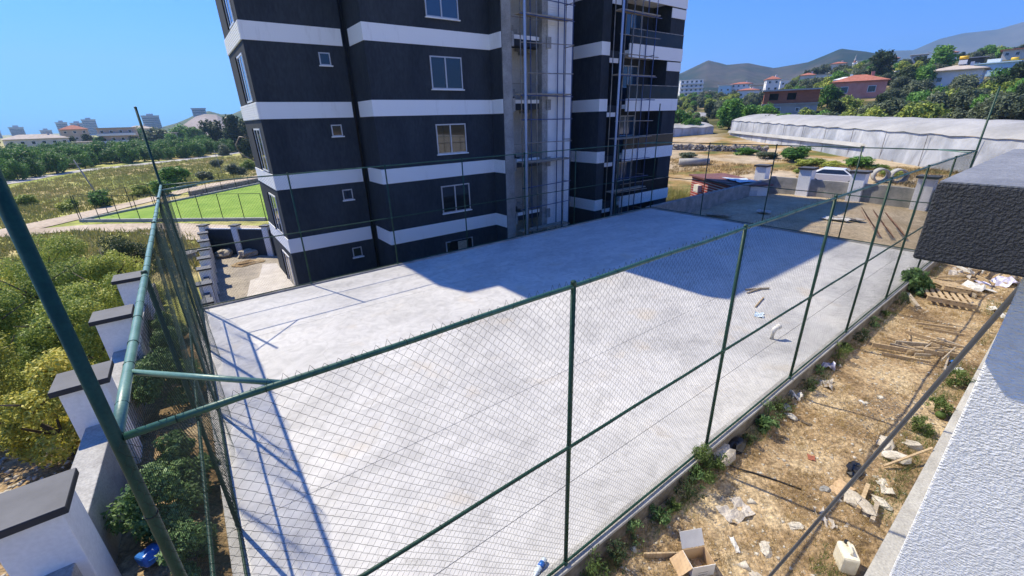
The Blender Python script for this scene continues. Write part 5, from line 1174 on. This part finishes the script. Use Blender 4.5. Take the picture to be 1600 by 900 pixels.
jerrycan('canister', 'blue plastic can with red cap under the bramble by the corner post', -1.0, 3.45, -0.12, 'plastic_blue', 'plastic_red', 0.5, 0.9, R(70))
for i, (x, y, sx, sy, m, lb, nm, cat, wv, tl) in enumerate([
    (5.62, -0.72, 0.55, 0.4, 'grey_board', 'crumpled grey board sheet lying on the dirt below the green weed', 'board_sheet', 'sheet', 0.025, 0.08), (5.1, -0.98, 0.28, 0.07, 'paper_white', 'narrow strip of white paper on the dirt beyond the carton', 'paper_strip', 'paper', 0.01, 0.03),
    (8.95, -0.16, 0.3, 0.2, 'paper_white', 'white plastic bag at the kerb by the third post', 'plastic_bag', 'bag', 0.04, 0.1), (10.65, -0.1, 0.42, 0.3, 'plastic_lilac', 'lilac and white plastic wrapper at the kerb', 'plastic_wrapper', 'wrapper', 0.05, 0.15), (10.0, -0.35, 0.5, 0.3, 'grey_board', 'grey torn sheet near the kerb under the wrapper', 'board_sheet', 'sheet', 0.03, 0.05),
    (7.55, -0.98, 0.16, 0.13, 'brick_red', 'small reddish tile chip in the middle of the dirt', 'tile_chip', 'tile', 0.004, 0.06), (7.75, -1.86, 0.42, 0.2, 'stone_white', 'long white plaster fragment near the ledge', 'plaster_piece', 'rubble', 0.02, 0.1), (6.42, -1.55, 0.4, 0.16, 'grey_board', 'crumpled foil-grey bag beside the pipe', 'crumpled_bag', 'bag', 0.04, 0.15),
    (7.2, -1.5, 0.4, 0.3, 'cardboard', 'brown fibreboard piece lying beside the pipe', 'board_piece', 'board', 0.01, 0.1), (18.9, -1.1, 1.1, 0.7, 'paper_white', 'large white plastic sheet on the far rubbish heap', 'plastic_sheet', 'sheet', 0.08, 0.1), (20.2, -1.6, 1.0, 0.6, 'plastic_lilac', 'lilac plastic sheet on the far rubbish heap', 'plastic_sheet', 'sheet', 0.07, 0.1), (20.6, -0.7, 1.0, 0.5, 'grey_board', 'grey board on the far rubbish heap', 'board_sheet', 'sheet', 0.05, 0.1), (17.4, -1.95, 0.9, 0.4, 'paper_white', 'white sheet at the ledge end of the far heap', 'plastic_sheet', 'sheet', 0.05, 0.1), (22.3, -1.2, 1.2, 0.7, 'paper_white', 'farthest white sheet under the dark coping', 'plastic_sheet', 'sheet', 0.06, 0.1),
    (12.6, -1.85, 0.35, 0.22, 'paper_white', 'white shoe-like scrap beside the timber pile', 'plastic_scrap', 'scrap', 0.03, 0.1), (12.95, -1.75, 0.25, 0.12, 'plastic_blue', 'small blue scrap beside the timber pile', 'plastic_scrap', 'scrap', 0.02, 0.1), (8.35, -0.6, 0.2, 0.1, 'dark_soil', 'dark bark scrap on the dirt', 'bark_scrap', 'scrap', 0.01, 0.1), (9.9, -1.0, 0.14, 0.09, 'paper_white', 'tiny white scrap beside the grey gravel patch', 'paper_scrap', 'scrap', 0.005, 0.05)]):
    k_ = 0.78 if x < 15 else 1.0
    slabish(nm, lb, cat, x, y, on(x, y)+0.008, sx*k_, sy*k_, 0.012, m, rg.uniform(0, 3), tl, None, wv)
for i, (x, y, s, m, lb) in enumerate([(6.35, -0.12, 0.2, 'stone', 'large flat pale stone standing against the kerb behind the weed'), (7.05, -1.75, 0.17, 'stone', 'brown angular rock beside the pipe'), (8.55, -1.8, 0.15, 'stone_white', 'rounded pinkish stone touching the ledge'), (8.75, -1.62, 0.16, 'stone', 'tan stone above the pinkish one by the ledge'), (7.35, -1.92, 0.1, 'stone_white', 'white stone beside the plaster fragment'), (9.1, -1.9, 0.12, 'stone', 'brown stone by the ledge under the weeds'), (8.5, -0.2, 0.1, 'grey_concrete', 'grey concrete lump at the kerb'), (8.35, -0.35, 0.09, 'stone_white', 'small pale stone near the grey lump'), (6.0, -1.35, 0.08, 'stone_white', 'small white stone near the pipe foot'), (5.35, -1.25, 0.09, 'stone_white', 'cracked white stone at the bottom edge'), (4.9, -1.35, 0.08, 'stone', 'tan stone at the bottom edge'), (7.0, -1.35, 0.07, 'grey_concrete', 'small grey stone on the fence shadow')]):
    boulder('stone', lb, 'stone', x, y, on(x, y)-0.03, s*1.2, s*0.8, s*0.6, m, 40+i, None, i*1.1)
# timber pile, pallets
rt = random.Random(12)
for i in range(26):
    x, y = 13.2+rt.gauss(0, .55), -1.15+rt.gauss(0, .28); a = 2.0+rt.gauss(0, .38)+(rt.choice([0, 0, 0, 1.2])); l = rt.uniform(0.4, 1.15); z = on(x, y)+0.02+0.0035*i; e = rt.uniform(-.03, .05)
    plank('weathered timber offcut in the loose pile in the middle of the strip', (x-l/2*math.cos(a), y-l/2*math.sin(a)*0.7, z), (x+l/2*math.cos(a), y+l/2*math.sin(a)*0.7, max(z+e, on(x, y)+0.02)), rt.uniform(.04, .11), rt.uniform(.018, .035), ['timber', 'timber_grey', 'timber'][i % 3], 'loose timber pile', 'timber', 'timber_offcut')
def pallet(label, x, y, rz, tilt):
    z = on(x, y)+0.06; t = thing('pallet', label, 'pallet', (x, y, z), rz); t.rotation_euler = (tilt, 0.05, rz)
    for k in range(7): MB().box(-0.6, -0.45+k*0.15, 0.09, 0.6, -0.45+k*0.15+0.085, 0.11).build('slat', 'timber', t)
    for k in (-0.55, 0, 0.5): MB().box(k-0.04, -0.45, 0.0, k+0.05, 0.55, 0.089).build('bearer', 'timber', t)
    for k in (-0.6, 0.45): MB().box(k, -0.445, 0.115, k+0.08, 0.55, 0.135).build('slat', 'timber', t)
pallet('broken wooden pallet lying flat before the white sheet', 17.3, -0.95, 0.3, 0.05); pallet('wooden pallet behind the first, tilted on the heap', 18.4, -0.75, 0.75, 0.16)
for i in range(12):
    x, y = 19.6+rt.uniform(-1.7, 2.2), -1.2+rt.uniform(-.8, .7); a = rt.uniform(0, 3.1); l = rt.uniform(0.7, 1.5); z = on(x, y)+0.08+0.015*i
    plank('pale board thrown on the far rubbish heap', (x-l/2*math.cos(a), y-l/2*math.sin(a)*0.5, z), (x+l/2*math.cos(a), y+l/2*math.sin(a)*0.5, z+rt.uniform(-.05, .1)), rt.uniform(.06, .12), 0.03, ['timber', 'timber_grey', 'pvc_white'][i % 3], 'boards on the far rubbish heap', 'plank')
plank('round branch lying beside the leafy bush at the kerb', (16.0, -0.55, on(16, -.55)+0.05), (16.7, -0.15, on(16.7, -.15)+0.06), 0.09, 0.09, 'timber_grey'); plank('pale stick leaning on the ledge beside the stones', (8.15, -1.75, on(8.1, -1.7)+0.05), (9.0, -2.12, -0.17), 0.03, 0.03, 'timber'); plank('split timber piece beside the brown board near the ledge', (6.9, -1.78, on(6.9, -1.78)+0.04), (7.5, -1.72, on(7.5, -1.72)+0.06), 0.09, 0.05, 'timber'); plank('short brown timber by the white plaster fragment', (6.85, -1.95, on(6.85, -1.95)+0.04), (7.25, -1.9, on(7.2, -1.9)+0.05), 0.07, 0.05, 'timber_grey')
cb = MB().path([(6.2, -0.12, on(6.2, -.12)+0.02), (6.35, -0.38, on(6.35, -.38)+0.02), (6.5, -0.6, on(6.5, -.6)+0.015), (6.6, -0.85, on(6.6, -.85)+0.015), (6.7, -1.15, on(6.7, -1.15)+0.015)], 0.012, 8).build('cable', 'plastic_black', None, True); tag(cb, 'black cable end lying on the dirt beside the flat stone', 'cable')
boulder('rubbish_bag', 'crumpled black plastic bag behind the flat stone at the kerb', 'bag', 6.75, -0.14, on(6.75, -.14)-0.02, 0.2, 0.12, 0.1, 'plastic_black', 61); boulder('rubbish_bag', 'black bag half under the pipe near the rocks', 'bag', 7.75, -1.5, on(7.75, -1.5)-0.02, 0.17, 0.1, 0.09, 'plastic_black', 62)
tag(MB().lathe([(0.02, 0), (0.07, 0.02), (0.08, 0.07), (0.05, 0.11), (0.01, 0.12)], n=12).build('green_ball', 'leaf_weed', None, True, 0, (10.5, -2.0, on(10.5, -2.0))), 'small bright green round scrap by the wall foot', 'ball')

# weeds
def weed(label, x, y, s, n, m='leaf_weed', leaf=0.028, tall=1.0):
    rgw = np.random.RandomState(int(abs(x*100+y*37))); z = on(x, y) if -2.2 < y < 0 else 0
    c, r = crown_blobs(rgw, 0.03, s*tall, s*0.8, 14, s*0.25); t = thing('weed', label, 'weed', (x, y, z)); place('foliage', leaf_cloud('foliage', m, c, r, n, leaf, 71, 0.3), t)
    mb = MB()
    for k in range(9): a = rgw.rand()*6.28; q = s*0.6*rgw.rand(); mb.path([(0, 0, -0.02), (q*0.4*math.cos(a), q*0.4*math.sin(a), s*tall*0.5), (q*math.cos(a), q*math.sin(a), s*tall*(0.8+.3*rgw.rand()))], 0.004, 4)
    mb.build('stems', m, t)
weed('tall feathery green weed at the kerb near the second post', 5.75, -0.12, 0.34, 2600, 'leaf_weed', 0.016, 1.4); weed('broad-leaved bright green weed beside the third post', 7.6, -0.22, 0.22, 500, 'leaf_bramble', 0.045); weed('leafy bush at the kerb before the pallets', 17.3, -0.25, 0.6, 1500, 'leaf_bramble', 0.075); weed('low green weeds at the ledge near the bend of the pipe', 9.7, -1.85, 0.25, 900, 'leaf_weed', 0.02); weed('green weed patch at the kerb by the fourth post', 11.7, -0.12, 0.2, 600, 'leaf_weed', 0.022); weed('green weeds along the wall foot near the timber', 12.0, -2.0, 0.32, 1200, 'leaf_weed', 0.022)
weed('weed clump by the ledge beyond the stones', 10.6, -1.9, 0.28, 1000, 'leaf_weed', 0.022); weed('dark thin weeds at the kerb foot near the first post', 4.6, -0.16, 0.2, 700, 'leaf_bramble', 0.018, 1.2)
bays = ['before the first post', 'between the first and second posts', 'between the second and third posts', 'between the third and fourth posts', 'between the fourth and fifth posts', 'between the fifth and sixth posts', 'past the sixth post']
for i, x in enumerate([2.5, 3.3, 3.7, 4.1, 4.9, 5.2, 5.5, 6.1, 7.0, 7.9, 8.3, 9.4, 10.2, 11.2, 12.6, 13.6, 14.6, 15.8]):
    weed('thin dark weed tuft at the foot of the kerb '+bays[min(int(x//3), 6)], x, -0.13-0.05*(i % 3), 0.14+0.05*((i*7) % 4), 420, ['leaf_bramble', 'leaf_weed', 'leaf_dark'][i % 3], 0.017, 1.2)
    bpy.context.scene.collection.objects[-1].parent['group'] = 'kerb weeds '+bays[min(int(x//3), 6)]
rgq = np.random.RandomState(31)
def strip_pts(n, f=None):
    out = []
    while len(out) < n:
        x = 2.2+19*rgq.rand()**1.6; y = rgq.uniform(-2.1, -0.1)
        if f is None or f(x, y): out.append((x, y, on(x, y)-0.005))
    return out
tufts('dry_grass', 'straw-coloured dry grass scattered over the dirt strip', strip_pts(2600, lambda x, y: fbm(np.array([x*1.1]), np.array([y*1.4]))[0] > -0.02), 0.075, 12, 'straw', 0.0024, 8)
tufts('green_grass', 'thin green grass at the kerb and along the ledge', strip_pts(1100, lambda x, y: y > -0.28 or (y < -1.7 and fbm(np.array([x*0.8]), np.array([y]))[0] > 0)), 0.085, 11, 'leaf_weed', 0.003, 9)
def gravel(name, label, pts_, s0, s1, m):
    vs = []; fs = []; rgg = np.random.RandomState(5); base = np.array([(1, 0, 0), (-.5, .87, 0), (-.5, -.87, 0), (0, 0, 0.8), (0.1, 0.1, -0.4)])
    for i, p in enumerate(pts_):
        s = rgg.uniform(s0, s1)*(1 if rgg.rand() < 0.92 else 2.2); a = rgg.rand()*6.28; q = base*s*(0.7+0.6*rgg.rand(5, 1)); c_, s_ = math.cos(a), math.sin(a)
        q = np.stack([q[:, 0]*c_-q[:, 1]*s_, q[:, 0]*s_+q[:, 1]*c_, q[:, 2]*0.7], 1)+np.array(p)+[0, 0, 0.004]
        vs.append(q); o_ = i*5; fs += [(o_, o_+1, o_+3), (o_+1, o_+2, o_+3), (o_+2, o_, o_+3), (o_+1, o_, o_+4), (o_+2, o_+1, o_+4), (o_, o_+2, o_+4)]
    return tag(place(name, np_mesh(name, np.concatenate(vs), fs, m)), label, 'gravel', kind='stuff')
gravel('gravel', 'loose pale stones and clods strewn over the dirt strip', strip_pts(5200), 0.006, 0.02, 'stone'); gravel('rubble_bits', 'small broken pieces of stone and plaster in the dirt', strip_pts(420), 0.02, 0.045, 'stone_white'); gravel('dark_gravel', 'patch of dark gravel in the middle of the dirt strip', [(9.7+0.7*rgq.normal(), -1.35+0.25*rgq.normal(), 0) for _ in range(1200)] and [(x, y, on(x, y)) for x, y in zip(9.9+0.75*rgq.normal(size=1200), np.clip(-1.35+0.3*rgq.normal(size=1200), -2.1, -.3))], 0.006, 0.016, 'rubble')
lp = [(x, y, -1.55+0.25*float(fbm(np.array([x/1.7]), np.array([y/1.7]))[0])+0.55*float(sst(-2.8, -1.6, x))-0.7*float(sst(5, 13, y))) for x, y in zip(rgq.uniform(-4.5, -1.8, 700), rgq.uniform(1, 12, 700))]
gravel('slope_stones', 'pale stones on the slope below the boundary wall', lp, 0.03, 0.09, 'stone_white')

# ------------------------------------------------------------------ air
def haze():
    m, nt, N, L = nodes_of('haze'); out = N('ShaderNodeOutputMaterial'); v = N('ShaderNodeVolumePrincipled')
    v.inputs['Color'].default_value = (0.42, 0.68, 1.0, 1); v.inputs['Density'].default_value = 0.00027; v.inputs['Anisotropy'].default_value = 0.2
    L(v.outputs[0], out.inputs['Volume'])
    o = MB().box(-4400, -4400, -30, 4400, 4400, 480).build('haze', 'haze'); o['kind'] = 'stuff'; tag(o, 'thin blue summer haze over the valley', 'haze')
haze()
